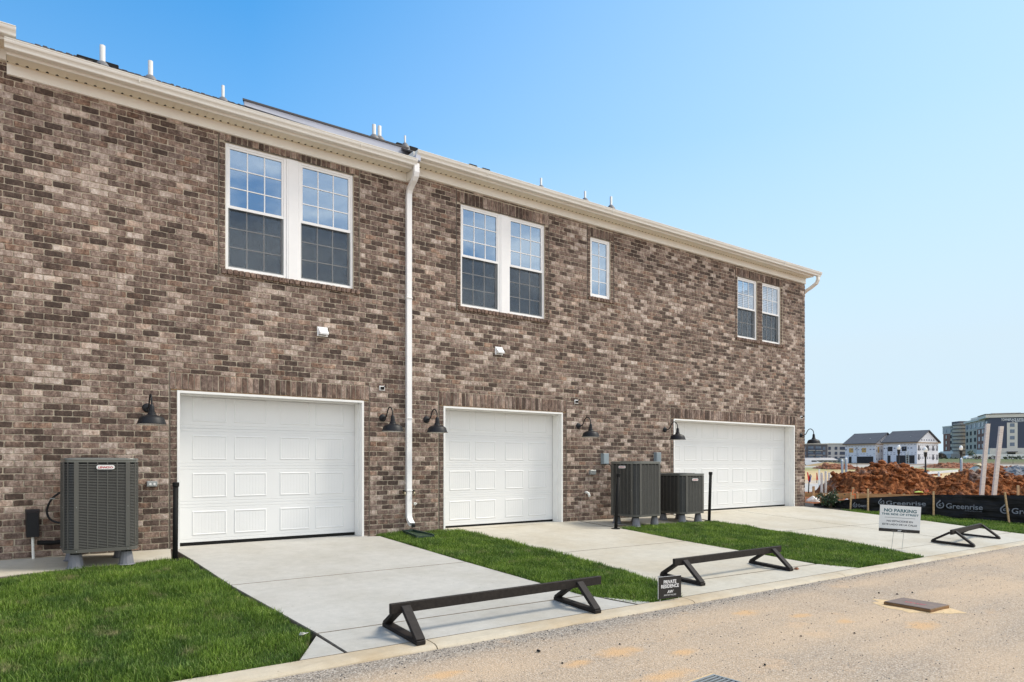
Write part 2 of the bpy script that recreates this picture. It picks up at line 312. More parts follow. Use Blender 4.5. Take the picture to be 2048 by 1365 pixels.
M = {
 'brick': brick_mat(), 'road': road_mat(), 'grass': grass_mat(), 'dirt': dirt_mat(), 'field': terrain_mat(), 'shingle': shingle_mat(),
 'mortar': plain('mortar', (.43,.37,.285), .95, .25, 9, bmp=.4), 'joint': plain('joint_sealant', (.10,.08,.065), .8, .2),
 'cream': plain('cream_vinyl', (.83,.81,.75), .42, .035, 2), 'soffit': plain('soffit_vinyl', (.82,.76,.63), .5, .04, 2),
 'door': plain('door_white', (.735,.745,.745), .45, .02, 1.3, bmp=.08, bs=60), 'vinyl': plain('vinyl_white', (.86,.86,.86), .35, .02), 'trim': plain('trim_white', (.82,.82,.80), .4, .03),
 'concrete': concrete_mat('concrete', (.475,.46,.425), (.415,.395,.35)), 'concrete_warm': concrete_mat('concrete_warm', (.53,.495,.42), (.47,.42,.33)),
 'kerb': concrete_mat('kerb_concrete', (.53,.465,.36), (.44,.34,.22)), 'jointedge': plain('joint_stain', (.17,.145,.115), .95, .3, 12), 'slabbase': plain('joint_dirt', (.055,.045,.036), .95, .3, 20),
 'soil': plain('soil', (.085,.075,.035), .95, .5, 14), 'mulch': plain('mulch', (.022,.018,.016), .95, .5, 60, bmp=.8),
 'black': plain('black_metal', (.012,.013,.016), .5, .15, 4, spec=.3), 'blackm': plain('black_matte', (.008,.008,.008), .75, .2, 9, spec=.25),
 'barrier': wood_mat('barrier_paint', (.014,.011,.010), (.028,.023,.020), (30, 6, 30)),
 'acgreen': plain('ac_metal', (.092,.090,.080), .45, .06, 3, metal=.0), 'acdark': plain('ac_coil', (.010,.010,.011), .8, .3, 30), 'aclip': plain('ac_top', (.16,.165,.15), .3, .05, 3, metal=.3),
 'foot': plain('grey_plastic', (.17,.175,.20), .55, .08, 8), 'grey': plain('galvanised', (.34,.36,.36), .4, .1, 9, metal=.4), 'bluegrey': plain('box_bluegrey', (.28,.34,.37), .45, .05),
 'ventpipe': plain('vent_pipe', (.58,.58,.56), .5, .06), 'pvc': plain('pvc_white', (.78,.78,.74), .4, .04), 'lead': plain('flashing_grey', (.16,.16,.165), .6, .15), 'brass': plain('brass', (.35,.30,.2), .35, .2, 30, metal=.7),
 'panelface': plain('panel_skirt', (.50,.53,.62), .35, .06, 2), 'paneldark': plain('panel_dark', (.045,.042,.048), .5, .2, 5),
 'glass': glass_mat('window_glass', (.38,.50,.66), .52, (.75,.8,.85)), 'glasslow': glass_mat('window_glass_lower', (.46,.58,.74), .34, (.6,.65,.7)),
 'glassblind': glass_mat('window_glass_clear', (.6,.7,.85), .30, (.85,.88,.9)), 'screen': screen_mat(), 'inside': plain('interior_dark', (.03,.033,.036), .9, .2, 1), 'curtain': plain('curtain', (.42,.44,.46), .9, .08, 2), 'blind': plain('blind_white', (.85,.86,.88), .5, .03),
 'signwhite': plain('sign_white', (.78,.78,.77), .5, .02), 'teal': plain('ink_teal', (.01,.10,.13), .6, .05), 'signblack': plain('sign_black', (.012,.011,.011), .45, .1), 'ink': plain('ink_white', (.8,.8,.8), .6, .03), 'inkgrey': plain('ink_grey', (.25,.24,.23), .6, .05), 'inkdark': plain('ink_dark', (.05,.055,.07), .6, .05),
 'red': plain('ink_red', (.45,.02,.03), .5, .05), 'lumber': wood_mat('lumber', (.42,.27,.13), (.62,.44,.25)), 'board': wood_mat('form_board', (.30,.17,.06), (.50,.33,.17), (1.2, 1.2, 14)), 'whitewood': wood_mat('white_wood', (.66,.58,.50), (.84,.79,.70)),
 'silt': None, 'siltprint': plain('silt_print', (.20,.22,.26), .7, .1, 9), 'green': plain('splash_block', (.02,.045,.035), .5, .15), 'orange': plain('orange_tape', (.85,.16,.03), .5, .1), 'hiviz': plain('lime_tape', (.6,.7,.1), .5, .1),
 'iron': plain('cover_iron', (.17,.115,.085), .6, .25, 14, bmp=.3), 'rust': plain('rust_side', (.20,.11,.045), .8, .3, 20), 'sand': plain('sand', (.62,.45,.25), .95, .15, 30, bmp=.5),
 'leaf': None, 'bark': plain('bark', (.09,.06,.04), .9, .3, 20), 'wrap': plain('house_wrap', (.72,.72,.76), .6, .05, 3), 'wrapink': plain('wrap_print', (.16,.17,.23), .7, .1), 'osb': plain('osb', (.58,.36,.12), .8, .15, 8), 'void': plain('opening_dark', (.035,.033,.036), .9, .3, 3),
 'roofgrey': plain('roof_grey', (.085,.088,.10), .9, .12, 1), 'rafter': plain('rafter_wood', (.32,.22,.13), .8, .1), 'navy': plain('navy_cladding', (.05,.062,.10), .6, .05, .3), 'hwhite': plain('hotel_render', (.70,.64,.56), .7, .04, .3), 'hbrown': plain('hotel_brown', (.24,.115,.085), .8, .08, .5), 'hgrey': plain('hotel_grey', (.46,.44,.43), .7, .05, .3), 'htan': plain('hotel_tan', (.50,.44,.36), .7, .05, .3), 'hdark': plain('hotel_dark', (.11,.10,.11), .7, .05, .3),
 'bwin': plain('far_window', (.16,.20,.26), .25, .2, .5, spec=.5), 'carwhite': plain('car_white', (.75,.76,.78), .25, .03), 'tyre': plain('tyre', (.015,.015,.016), .8, .1), 'skin': plain('skin', (.45,.24,.16), .6, .05), 'shirt': plain('hiviz_shirt', (.45,.47,.42), .8, .2, 8), 'straw': plain('straw_hat', (.62,.52,.34), .8, .1), 'gravelgrey': None,
 'bluetape': plain('blue_tape', (.10,.15,.6), .5, .1), 'redtape': plain('red_tape', (.75,.03,.03), .5, .1), 'steelpost': plain('grey_post', (.30,.31,.33), .6, .1, 8), 'globe': plain('lamp_globe', (.8,.8,.78), .3, .02), 'pebble': None, 'sheet': plain('white_sheet', (.75,.73,.70), .7, .06, 4), 'soot': plain('brownrock', (.30,.12,.06), .9, .3, 30),
}
def silt_mat():
    m, t, b = newmat('silt_fabric'); n = noise(t, pos(t, (1,1,9)), 1.4, 4); r = ramp(t, n, [(.35, (.004,.004,.005)), (.75, (.012,.012,.014))])
    t.links.new(r.outputs[0], b.inputs['Base Color']); b.inputs['Roughness'].default_value = .45; b.inputs['Specular IOR Level'].default_value = .22; bump(t, b, n, .9, .04); return m
def leaf_mat(name, lo, mid, hi):
    m, t, b = newmat(name); a = nn(t, 'ShaderNodeAttribute', attribute_name='tone')
    r = ramp(t, a.outputs['Fac'], [(0, lo), (.6, mid), (1, hi)]); t.links.new(r.outputs[0], b.inputs['Base Color']); b.inputs['Roughness'].default_value = .45; return m
def pebble_mat():
    m, t, b = newmat('pebble'); a = nn(t, 'ShaderNodeAttribute', attribute_name='tone')
    r = ramp(t, a.outputs['Fac'], [(0, (.03,.028,.027)), (.35, (.12,.11,.10)), (.7, (.30,.27,.24)), (1, (.55,.50,.44))]); t.links.new(r.outputs[0], b.inputs['Base Color']); b.inputs['Roughness'].default_value = .85; return m
def heap_mat():
    m, t, b = newmat('grey_gravel'); n = noise(t, pos(t), 6, 6, .7); r = ramp(t, n, [(.3, (.10,.10,.105)), (.7, (.26,.265,.28))]); t.links.new(r.outputs[0], b.inputs['Base Color']); b.inputs['Roughness'].default_value = .9; bump(t, b, n, .6, .05); return m
M['silt'] = silt_mat(); M['leaf'] = leaf_mat('dark_leaf', (.008,.02,.007), (.025,.055,.018), (.10,.17,.07)); M['pebble'] = pebble_mat(); M['gravelgrey'] = heap_mat()
M['leaf2'] = leaf_mat('mid_leaf', (.03,.05,.02), (.09,.13,.05), (.2,.25,.1)); M['leaf3'] = leaf_mat('brown_leaf', (.04,.03,.02), (.10,.07,.045), (.16,.12,.08))

def set_attr(me, name, vals):
    a = me.attributes.new(name, 'FLOAT', 'POINT'); a.data.foreach_set('value', np.asarray(vals, dtype=np.float32))

# ================================================================== SETTING
def inpoly(px, py, poly):
    c = np.zeros(len(px), bool); n = len(poly); j = n-1
    for i in range(n):
        xi, yi = poly[i]; xj, yj = poly[j]
        k = ((yi > py) != (yj > py)) & (px < (xj-xi)*(py-yi)/((yj-yi) or 1e-9)+xi); c ^= k; j = i
    return c
TB = [(-60,-.6),(0,-.62),(17,-.62),(21,-.42),(26,-.36),(40,-.45),(60,-.7),(107,-.6),(150,-.05),(195,.75),(225,1.15),(310,1.2),(5000,1.2)]
def terr(X, Y):
    d = dep(X, Y); z = np.interp(d, [p[0] for p in TB], [p[1] for p in TB])
    if d > 120:
        l = (X*RT[0]+Y*RT[1])/d
        k = min(1, max(0, (l-.58)/.04)); q = min(1, max(0, (d-215)/90)); z += k*q*1.7
    return float(z)
xs = np.unique(np.concatenate([np.linspace(-60, 0, 13), np.linspace(0, 60, 61), np.linspace(60, 400, 86), np.linspace(400, 3000, 20)]))
ys = np.unique(np.concatenate([np.linspace(-3000, -60, 12), np.linspace(-60, 0, 16), np.linspace(0, 60, 61), np.linspace(60, 400, 86), np.linspace(400, 3000, 20)]))
vs = [(x, y, terr(x, y)) for y in ys for x in xs]; nx = len(xs)
fs = [(j*nx+i, j*nx+i+1, (j+1)*nx+i+1, (j+1)*nx+i) for j in range(len(ys)-1) for i in range(nx-1)]
g = MB().add(vs, fs).build('ground', M['field'], smooth=True); struct(g)

def kyb(X): return 5.108 - .0215*(X-2)      # back edge of the kerb
RZ = -.345
def grid_sheet(poly, zf, name, mat, n=None):
    return MB().prism(poly, -.62, zf).build(name, mat)
rd = MB().add([(-40,-8,RZ),(60,-8,RZ),(60,kyb(60)-.10,RZ),(-40,kyb(-40)-.10,RZ),(-40,-8,-.7),(60,-8,-.7),(60,kyb(60)-.1,-.7),(-40,kyb(-40)-.1,-.7)], [(0,1,2,3),(7,6,5,4),(0,4,5,1),(1,5,6,2),(2,6,7,3),(3,7,4,0)]).build('road', M['road']); struct(rd)
# loose stones on the road
def stones(n, x0, x1, y0, y1, smin, smax, name, seed, zoff=0, tone=None, pw=2.2):
    r = np.random.default_rng(seed); V = []; F = []; T = []
    base = np.array([(1,0,0),(-1,0,0),(0,1,0),(0,-1,0),(0,0,1),(0,0,-1)], float)
    fc = [(0,2,4),(2,1,4),(1,3,4),(3,0,4),(2,0,5),(1,2,5),(3,1,5),(0,3,5)]
    for k in range(n):
        x = r.uniform(x0, x1); y = r.uniform(y0, y1)
        s = smin + (smax-smin)*r.random()**pw; p = base*r.uniform(.6,1.3,(6,1))*s*np.array([1,1,.7]); a = r.uniform(0,6.28)
        c, q = math.cos(a), math.sin(a); p = np.stack([p[:,0]*c-p[:,1]*q, p[:,0]*q+p[:,1]*c, p[:,2]], 1) + (x, y, RZ+s*.3+zoff)
        b = len(V); V += p.tolist(); F += [(i+b,j+b,l+b) for i,j,l in fc]; T += [r.random() if tone is None else tone]*6
    me = bpy.data.meshes.new(name); me.from_pydata(V, [], F); me.materials.append(M['pebble']); set_attr(me, 'tone', T); return ob(name, me)
st = stones(9000, .3, 14, -.2, 4.85, .002, .008, 'gravel', 5, pw=3); stuff(st); st['label'] = 'fine loose gravel scattered over the dusty road'
st = stones(2200, .6, 16, 4.62, 4.9, .003, .010, 'gravel', 6); stuff(st); st['label'] = 'darker loose gravel gathered along the kerb'
for k, (px, py, s) in enumerate([(1077,1305,.024),(1125,1328,.013),(1709,1268,.014),(1592,1141,.05),(1758,1188,.018),(1794,1190,.018),(1825,1187,.018),(1602,1274,.015),(1240,1290,.014),(1530,1332,.018)]):
    Zd = (CAMZ-RZ)*FPX/(py-HY) if k != 3 else (CAMZ+.30)*FPX/(py-HY); p = at(px, py, Zd); mb = MB(); r = random.Random(k)
    vv = [tuple(np.array(v)*s*r.uniform(.6,1.1)+np.array((0,0,s*.35))) for v in [(1,0,0),(.3,.9,0),(-.8,.5,0),(-.7,-.6,0),(.4,-.9,0),(.5,.2,.6),(-.4,.3,.7),(-.1,-.5,.6)]]
    mb.add(vv, [(0,1,5),(1,2,6),(1,6,5),(2,3,6),(3,4,7),(3,7,6),(4,0,5),(4,5,7),(5,6,7),(4,3,2,1,0)])
    o = mb.build('stone', M['soot'] if k == 3 else M['blackm']); o.location = p
    tag(o, ['dark stone on the road in front of the nearest barrier','small dark chip right below the nearest dark stone','small dark stone on the road left of the iron cover','reddish brown broken lump beside the foot of the middle barrier','dark speck of stone above the iron cover, leftmost of three','dark speck of stone above the iron cover, middle of three','dark speck of stone above the iron cover, rightmost of three','tiny dark stone on the open road in the foreground','tiny dark stone left of the orange mud spot','thin dark twig like chip near the bottom of the road'][k], 'stone')
# ---- kerb in lengths
kerb = struct(MB().add([(-12,kyb(-12)-.02,-.5),(40,kyb(40)-.02,-.5),(40,kyb(40)-.15,-.5),(-12,kyb(-12)-.15,-.5),(-12,kyb(-12)-.02,-.36),(40,kyb(40)-.02,-.36),(40,kyb(40)-.15,-.36),(-12,kyb(-12)-.15,-.36)], [(0,1,2,3),(4,7,6,5),(0,4,5,1),(2,6,7,3)]).build('kerb', M['slabbase']))
joints = [-11.5,-8.5,-5.4,-2.3,.1,2.83,6.02,9.07,12.1,15.2,18.3,21.4,24.5,28,32,36]
for a, b in zip(joints, joints[1:]):
    a += .006; b -= .006; nseg = 14; V = []; r = random.Random(int(a*10)); prof = [(0,-.06),(0,0),(-.06,-.002),(-.13,-.008),(-.163,-.019),(-.178,-.035),(-.185,-.052),(-.19,-.1)]
    for i in range(nseg+1):
        X = a+(b-a)*i/nseg; yb = kyb(X); z = gz(yb)
        for k, (dy, dz) in enumerate(prof): 
            j = r.uniform(-1,1)*.005 if 0 < i < nseg and k >= 3 else 0
            V.append((X, yb+dy+j, z+dz+j*.6))
    n = len(prof); F = [(i*n+k, i*n+k+1, (i+1)*n+k+1, (i+1)*n+k)[::-1] for i in range(nseg) for k in range(n-1)] + [tuple(range(n)), tuple(range(nseg*n, nseg*n+n))[::-1]]
    MB().add(V, F).build('kerb_stone', M['kerb'], kerb, smooth=False)
# ---- driveways: a dirt bed and the slabs on it
def slabs(name, polys, mat, bed, dz=0):
    base = struct(MB().prism(bed, -.62, lambda x, y: gz(y)-.03+dz).build(name, M['slabbase']))
    for p in polys:
        # small chamfer on top edges
        cx = sum(q[0] for q in p)/len(p); cy = sum(q[1] for q in p)/len(p); n = len(p)
        ar = sum(p[i][0]*p[(i+1)%n][1]-p[(i+1)%n][0]*p[i][1] for i in range(n)); sg = 1 if ar > 0 else -1
        def inset(d):
            out = []
            for i in range(n):
                A = Vector(p[i-1]); Bq = Vector(p[i]); Cq = Vector(p[(i+1)%n]); u1 = (Bq-A).normalized(); u2 = (Cq-Bq).normalized()
                m1_ = Vector((-u1.y,u1.x))*sg; m2_ = Vector((-u2.y,u2.x))*sg; k = (m1_+m2_); k = k/max(.35, k.length_squared)*2*d; out.append((p[i][0]+k.x, p[i][1]+k.y))
            return out
        a = inset(.004); b = inset(.011)
        V = [(x,y,gz(y)-.1+dz) for x,y in a]+[(x,y,gz(y)-.009+dz) for x,y in a]+[(x,y,gz(y)+dz) for x,y in b]
        F = [(i,(i+1)%n,(i+1)%n+n,i+n) for i in range(n)]+[(i+n,(i+1)%n+n,(i+1)%n+2*n,i+2*n) for i in range(n)]+[tuple(range(2*n,3*n))]
        so = MB().add(V, F).build('concrete_slab', mat, base); so.data.materials.append(M['jointedge'])
        so.data.polygons.foreach_set('material_index', [1]*(2*n)+[0])
    return base
def kb(X): return (X, kyb(X)+.004)
d1 = slabs('driveway', [
    [(1.80,10.36),(1.85,9.6),(1.92,7.86),(4.96,7.83),(4.86,10.30),(4.72,10.36)],
    [(1.92,7.86),(2.10,5.71),(5.10,5.62),(4.96,7.83)],
    [(2.10,5.71),kb(2.125),kb(5.33),(5.235,5.30),(5.16,5.61)],
    [(2.085,5.68),kb(1.74),kb(2.117)],
    [(5.20,5.50),(5.35,kyb(5.35)+.01),(5.56,kyb(5.56)+.003)]], M['concrete'], [(1.9,10.3),(2.1,8),(2.15,5.3),(1.85,5.13),(5.4,5.08),(5.0,6.5),(4.8,10.3)])
slabs('driveway', [
    [(6.22,10.6),(6.45,10.30),(6.52,7.80),(9.36,7.72),(9.40,9.1),(9.33,10.5),(6.3,10.55)],
    [(6.52,7.80),(6.50,6.4),(6.30,5.56),(9.46,5.42),(9.36,7.72)],
    [(6.30,5.56),(6.22,5.35),kb(6.02),kb(9.78),(9.50,5.41)]], M['concrete_warm'], [(6.4,10.5),(6.6,7),(6.35,5.5),(6.1,5.06),(9.5,4.97),(9.35,5.4),(9.25,10.4)])
slabs('driveway', [
    [(12.20,10.4),(12.20,9.3),(12.16,7.70),(14.55,7.56),(14.55,10.42),(13,10.42)],
    [(14.55,10.42),(14.55,7.56),(17.42,7.30),(17.62,9.7),(17.45,10.36),(17.3,10.42)],
    [(12.16,7.70),(12.1,6.3),(11.98,5.52),(14.57,5.45),(14.55,7.56)],
    [(14.55,7.56),(14.57,5.45),(17.05,5.42),(17.42,7.30)],
    [(11.98,5.52),(11.86,5.1),kb(11.72),kb(17.0),(17.05,5.42)]], M['concrete_warm'], [(12.3,10.3),(12.25,7),(11.95,5.2),(11.9,4.95),(16.9,4.87),(17.3,7.2),(17.5,9.7),(17.3,10.3)])
slabs('equipment_pad', [[(-6,10.46),(-6,9.30),(-.11,9.38),(.35,9.49),(.85,9.56),(1.66,9.70),(1.78,10.46)]], M['concrete_warm'], [(-6,10.4),(-6,9.4),(1.6,9.75),(1.75,10.4)])
slabs('equipment_pad', [[(9.37,10.46),(9.43,9.36),(10.35,9.40),(12.1,9.28),(12.16,10.46)]], M['concrete_warm'], [(9.4,10.4),(9.5,9.4),(12.1,9.35),(12.1,10.4)], dz=-.002)
for X0, X1 in ((1.80,4.70),(6.12,8.98),(12.22,17.27)):      # apron strip at each garage sill
    o = struct(MB().box(X0+.01, X1-.01, 10.37, D+.27, -.3, -.012 if X0 < 3 else .0).build('garage_floor', M['concrete'] if X0 < 3 else M['concrete_warm']))
o = struct(MB().box(17.5,60,-8,4.4,-.62,-.36).build('far_ground', M['sand'])) if False else None
# ---- lawns
def lawn(poly, dens, seed, hmin, hmax, wd, label, zo=-.02, tone_shift=0, bumpy=True):
    struct(MB().prism(poly, -.62, lambda x, y: gz(y)+zo).build('lawn_bed', M['soil']))
    P = np.array(poly); x0, y0 = P.min(0); x1, y1 = P.max(0); n = int((x1-x0)*(y1-y0)*dens)
    r = np.random.default_rng(seed); X = r.uniform(x0,x1,n); Y = r.uniform(y0,y1,n); k = inpoly(X, Y, poly); X = X[k]+r.normal(0,.014,k.sum()); Y = Y[k]+r.normal(0,.014,k.sum()); n = len(X)
    zz = -0.056*(D-Y)+zo
    lump = np.array([mnoise.noise((x*2.2, y*2.2, seed)) for x, y in zip(X, Y)]) if bumpy else np.zeros(n)
    zz = zz + np.clip(lump, -.5, .5)*.014 + .004
    h = r.uniform(hmin,hmax,n)*(1+.5*lump); az = r.uniform(0,2*math.pi,n); lean = r.uniform(.1,1.15,n)
    az2 = az + r.normal(0,.5,n)
    # patches where the blades lie the same way
    fl = np.array([mnoise.noise((x*1.3+9, y*1.3, seed+3)) for x, y in zip(X, Y)]); az2 = az2 + fl*1.2
    dx = np.cos(az2)*np.sin(lean)*h; dy = np.sin(az2)*np.sin(lean)*h; dz = np.cos(lean)*h
    wx = -np.sin(az)*wd*.5*r.uniform(.6,1.3,n); wy = np.cos(az)*wd*.5*r.uniform(.6,1.3,n)
    b = np.stack([X,Y,zz],1); m = b + np.stack([dx*.4,dy*.4,dz*.62],1); t = b + np.stack([dx,dy,dz],1); wv = np.stack([wx,wy,np.zeros(n)],1)
    V = np.stack([b-wv,b+wv,m+wv*.85,m-wv*.85,t],1).reshape(-1,3)
    me = bpy.data.meshes.new('grass'); me.vertices.add(n*5); me.vertices.foreach_set('co', V.ravel().astype(np.float32))
    me.loops.add(n*7); me.polygons.add(n*2); i = np.arange(n)*5
    li = np.stack([i,i+1,i+2,i+3,i+3,i+2,i+4],1).ravel(); me.loops.foreach_set('vertex_index', li.astype(np.int32))
    ls = np.stack([np.arange(n)*7, np.arange(n)*7+4],1).ravel(); me.polygons.foreach_set('loop_start', ls.astype(np.int32))
    me.update(calc_edges=True); me.validate()
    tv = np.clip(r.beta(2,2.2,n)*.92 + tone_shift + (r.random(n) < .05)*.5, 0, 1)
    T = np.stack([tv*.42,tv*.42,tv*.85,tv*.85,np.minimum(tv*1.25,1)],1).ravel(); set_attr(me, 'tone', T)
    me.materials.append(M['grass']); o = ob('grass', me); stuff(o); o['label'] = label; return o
L1 = [(-4,9.28),(-.11,9.36),(.35,9.47),(.85,9.54),(1.63,9.66),(1.80,9.58),(1.85,8.8),(1.90,7.85),(2.03,6.3),(2.04,5.72),(1.88,5.36),(1.72,kyb(1.72)+.01),(.2,kyb(.2)+.01),(-4,kyb(-4)+.01)]
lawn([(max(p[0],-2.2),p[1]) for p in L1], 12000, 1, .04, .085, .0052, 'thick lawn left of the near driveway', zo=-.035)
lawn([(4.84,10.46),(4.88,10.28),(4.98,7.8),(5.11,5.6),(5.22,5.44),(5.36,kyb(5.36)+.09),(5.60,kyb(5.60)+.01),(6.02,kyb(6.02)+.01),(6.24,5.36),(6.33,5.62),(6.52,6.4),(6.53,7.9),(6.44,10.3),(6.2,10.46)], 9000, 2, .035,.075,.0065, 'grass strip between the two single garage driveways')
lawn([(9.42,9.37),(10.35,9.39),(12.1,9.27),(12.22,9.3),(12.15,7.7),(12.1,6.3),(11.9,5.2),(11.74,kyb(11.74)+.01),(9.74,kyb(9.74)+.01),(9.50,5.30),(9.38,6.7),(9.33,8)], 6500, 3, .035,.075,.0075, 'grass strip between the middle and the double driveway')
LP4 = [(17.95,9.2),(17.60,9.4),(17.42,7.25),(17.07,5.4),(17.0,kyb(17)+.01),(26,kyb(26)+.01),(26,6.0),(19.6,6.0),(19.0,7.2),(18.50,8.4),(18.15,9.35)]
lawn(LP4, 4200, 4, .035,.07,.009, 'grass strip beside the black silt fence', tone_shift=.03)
struct(MB().prism([(17.45,10.44),(17.64,9.7),(17.62,9.35),(18.2,9.3),(18.5,10.2),(18.6,11.2),(17.9,11.2)], -.62, lambda x,y: gz(y)+.0).build('mulch_bed', M['mulch']))
struct(MB().prism([(17.9,11.2),(18.6,11.2),(18.3,9.3),(18.7,8.35),(19.2,7.2),(19.8,6.0),(26,6.0),(26,4.6),(34,4.6),(34,20),(17.9,20)], -.62, lambda x,y: max(-.36, gz(y)-.05) if x<20.5 else -.36).build('bare_clay', M['dirt']))
struct(MB().box(19.35,34,5.5,6.0,-.5,-.21).build('footpath', M['concrete_warm']))

# ================================================================== TOWNHOUSES
bld = thing('brick_townhouse', 'long brown brick rear wall of attached houses with three white garage doors', 'house', (0,0,0))
X_L, X_R, WT = -5.0, 17.74, 6.35
G = [(1.858,4.652,-.01,2.21),(6.163,8.93,-.01,2.20),(12.275,17.225,-.01,2.205)]
W = [(2.50,4.475,4.02,5.872),(6.525,8.473,4.022,5.876),(9.69,10.264,4.655,5.896),(14.686,15.509,4.345,5.876),(15.738,16.564,4.345,5.884)]
# mortar backing wall with its openings
def wallcells(x0, x1, z0, z1, holes, y0, y1):
    xs_ = sorted({x0,x1}|{h[0] for h in holes}|{h[1] for h in holes}); mb = MB()
    for a, b in zip(xs_, xs_[1:]):
        zs = [z0]
        for h in sorted([h for h in holes if h[0] <= a+1e-6 and h[1] >= b-1e-6], key=lambda q: q[2]): zs += [h[2], h[3]]
        zs.append(z1)
        for c, d in zip(zs[::2], zs[1::2]):
            if d-c > .002: mb.box(a, b, y0, y1, c, d)
    return mb
holes = [(a,b,-.5,d) for a,b,c,d in G]+list(W)
wallcells(X_L, X_R-.012, -.5, WT, holes, D+.0065, D+.29).build('wall', M['mortar'], bld)
MB().box(X_R-.012, X_R-.01, D+.012, D+9, -.5, WT).box(X_L,X_L+.1,D+.3,D+9,-.5,WT).build('side_wall', M['mortar'], bld)
# dark rooms behind the windows and garages
rb = MB()
for a,b,c,d in W: rb.box(a-.3,b+.3,D+1.6,D+1.62,c-.3,d+.2)
rb.build('room_wall', M['inside'], bld)
CS, BL, JT = .0813, .2032, .0115
BR = []      # bricks: x0,x1,z0,z1,proud
obst = []    # rectangles no running-bond brick enters
for a,b,c,d in G: obst += [(a,b,-1,d),(a-.105,b+.105,-1,2.455)]
for i,(a,b,c,d) in enumerate(W):
    top = 5.985 if i == 0 else 6.09
    if i == 3: b2 = W[4][1]+.11; obst += [(a-.10,b2,c-.085,top)]
    elif i == 4: pass
    else: obst += [(a-.10,b+.11,c-.085,top)]
def bond(x0, x1, z0, z1, jx=True):
    """running bond in a rectangle clear of the obstacles"""
    r = random.Random(3); k0 = int(math.floor((z0+.01)/CS)); k = k0
    while k*CS < z1-.02:
        a = max(k*CS, z0); b = min((k+1)*CS, z1); mid = (a+b)/2
        def sub(seg, rects):
            for o in rects:
                ns = []
                for s0, s1 in seg:
                    if o[1] <= s0 or o[0] >= s1: ns.append((s0,s1)); continue
                    if o[0] > s0: ns.append((s0,o[0]))
                    if o[1] < s1: ns.append((o[1],s1))
                seg = ns
            return seg
        hit = [o for o in obst if o[3] > a+.012 and o[2] < b-.012]
        jobs = [(a, b, sub([(x0,x1)], hit))]
        part = [o for o in hit if a+.012 < o[2] < b-.012 or a+.012 < o[3] < b-.012]
        for o in part:
            for lo, hi in ((a, o[2]), (o[3], b)):
                if hi-lo >= .026: jobs.append((lo, hi, sub([(o[0],o[1])], [q for q in hit if q is not o and q[3] > lo+.01 and q[2] < hi-.01])))
        for lo, hi, seg in jobs:
            for s0, s1 in seg:
                off = (k % 2)*BL/2 + ((k*37) % 5)*.004; i = math.floor((s0-off)/BL); x = off+i*BL; cuts = []
                while x < s1:
                    c0, c1 = max(x, s0), min(x+BL, s1)
                    if c1-c0 > .001: cuts.append([c0,c1])
                    x += BL
                if len(cuts) > 1 and cuts[0][1]-cuts[0][0] < .045: cuts[1][0] = cuts[0][0]; cuts.pop(0)
                if len(cuts) > 1 and cuts[-1][1]-cuts[-1][0] < .045: cuts[-2][1] = cuts[-1][1]; cuts.pop()
                for c0, c1 in cuts: BR.append((c0+JT/2, c1-JT/2, lo+JT/2, hi-JT/2, 0, 'c'))
        k += 1
bond(X_L, X_R, -.12, 6.13)
def jamb(x0, x1, z0, z1):
    k = int(math.ceil(z0/CS-1e-6)); a = z0
    while a < z1-.02:
        b = min(k*CS if k*CS > a+.02 else (k+1)*CS, z1); k = int(round(b/CS))+1
        if b-a > .03: BR.append((x0+.004, x1-.004, a+JT/2, b-JT/2, 0, 'j'))
        a = b
for a,b,c,d in G:
    jamb(a-.085, a-.002, -.05, d-.0); jamb(b+.002, b+.09, -.05, d-.0)
    n = int(round((b-a+.21)/.0813)); w_ = (b-a+.20)/n
    for i in range(n): x = a-.10+i*w_; BR.append((x+JT/2, x+w_-JT/2, d+.016, 2.448, .002, 's'))
def sold(x0, x1, z0, z1, pr=.002):
    n = int(round((x1-x0)/.0813)); w_ = (x1-x0)/n
    for i in range(n): x = x0+i*w_; BR.append((x+JT/2, x+w_-JT/2, z0, z1, pr, 's'))
def rowlock(x0, x1, z0, z1):
    n = int(round((x1-x0)/.0813)); w_ = (x1-x0)/n
    for i in range(n): x = x0+i*w_; BR.append((x+JT/2, x+w_-JT/2, z0, z1, .034, 'r'))
sold(2.41,4.575,5.885,5.978); sold(6.435,8.575,5.888,6.083); sold(9.60,10.37,5.908,6.083); sold(14.596,16.67,5.892,6.083)
rowlock(2.43,4.58,3.94,4.012); rowlock(6.45,8.58,3.942,4.014); rowlock(9.61,10.37,4.575,4.647); rowlock(14.60,16.67,4.265,4.337)
for a,b,z0,z1 in ((2.415,2.497,4.02,5.88),(4.48,4.565,4.02,5.88),(6.44,6.522,4.02,5.88),(8.477,8.565,4.02,5.88),(9.605,9.687,4.655,5.9),(10.268,10.355,4.655,5.9),(14.60,14.683,4.345,5.88),(15.513,15.735,4.345,5.88),(16.568,16.655,4.345,5.88)):
    jamb(a, b, z0, z1)
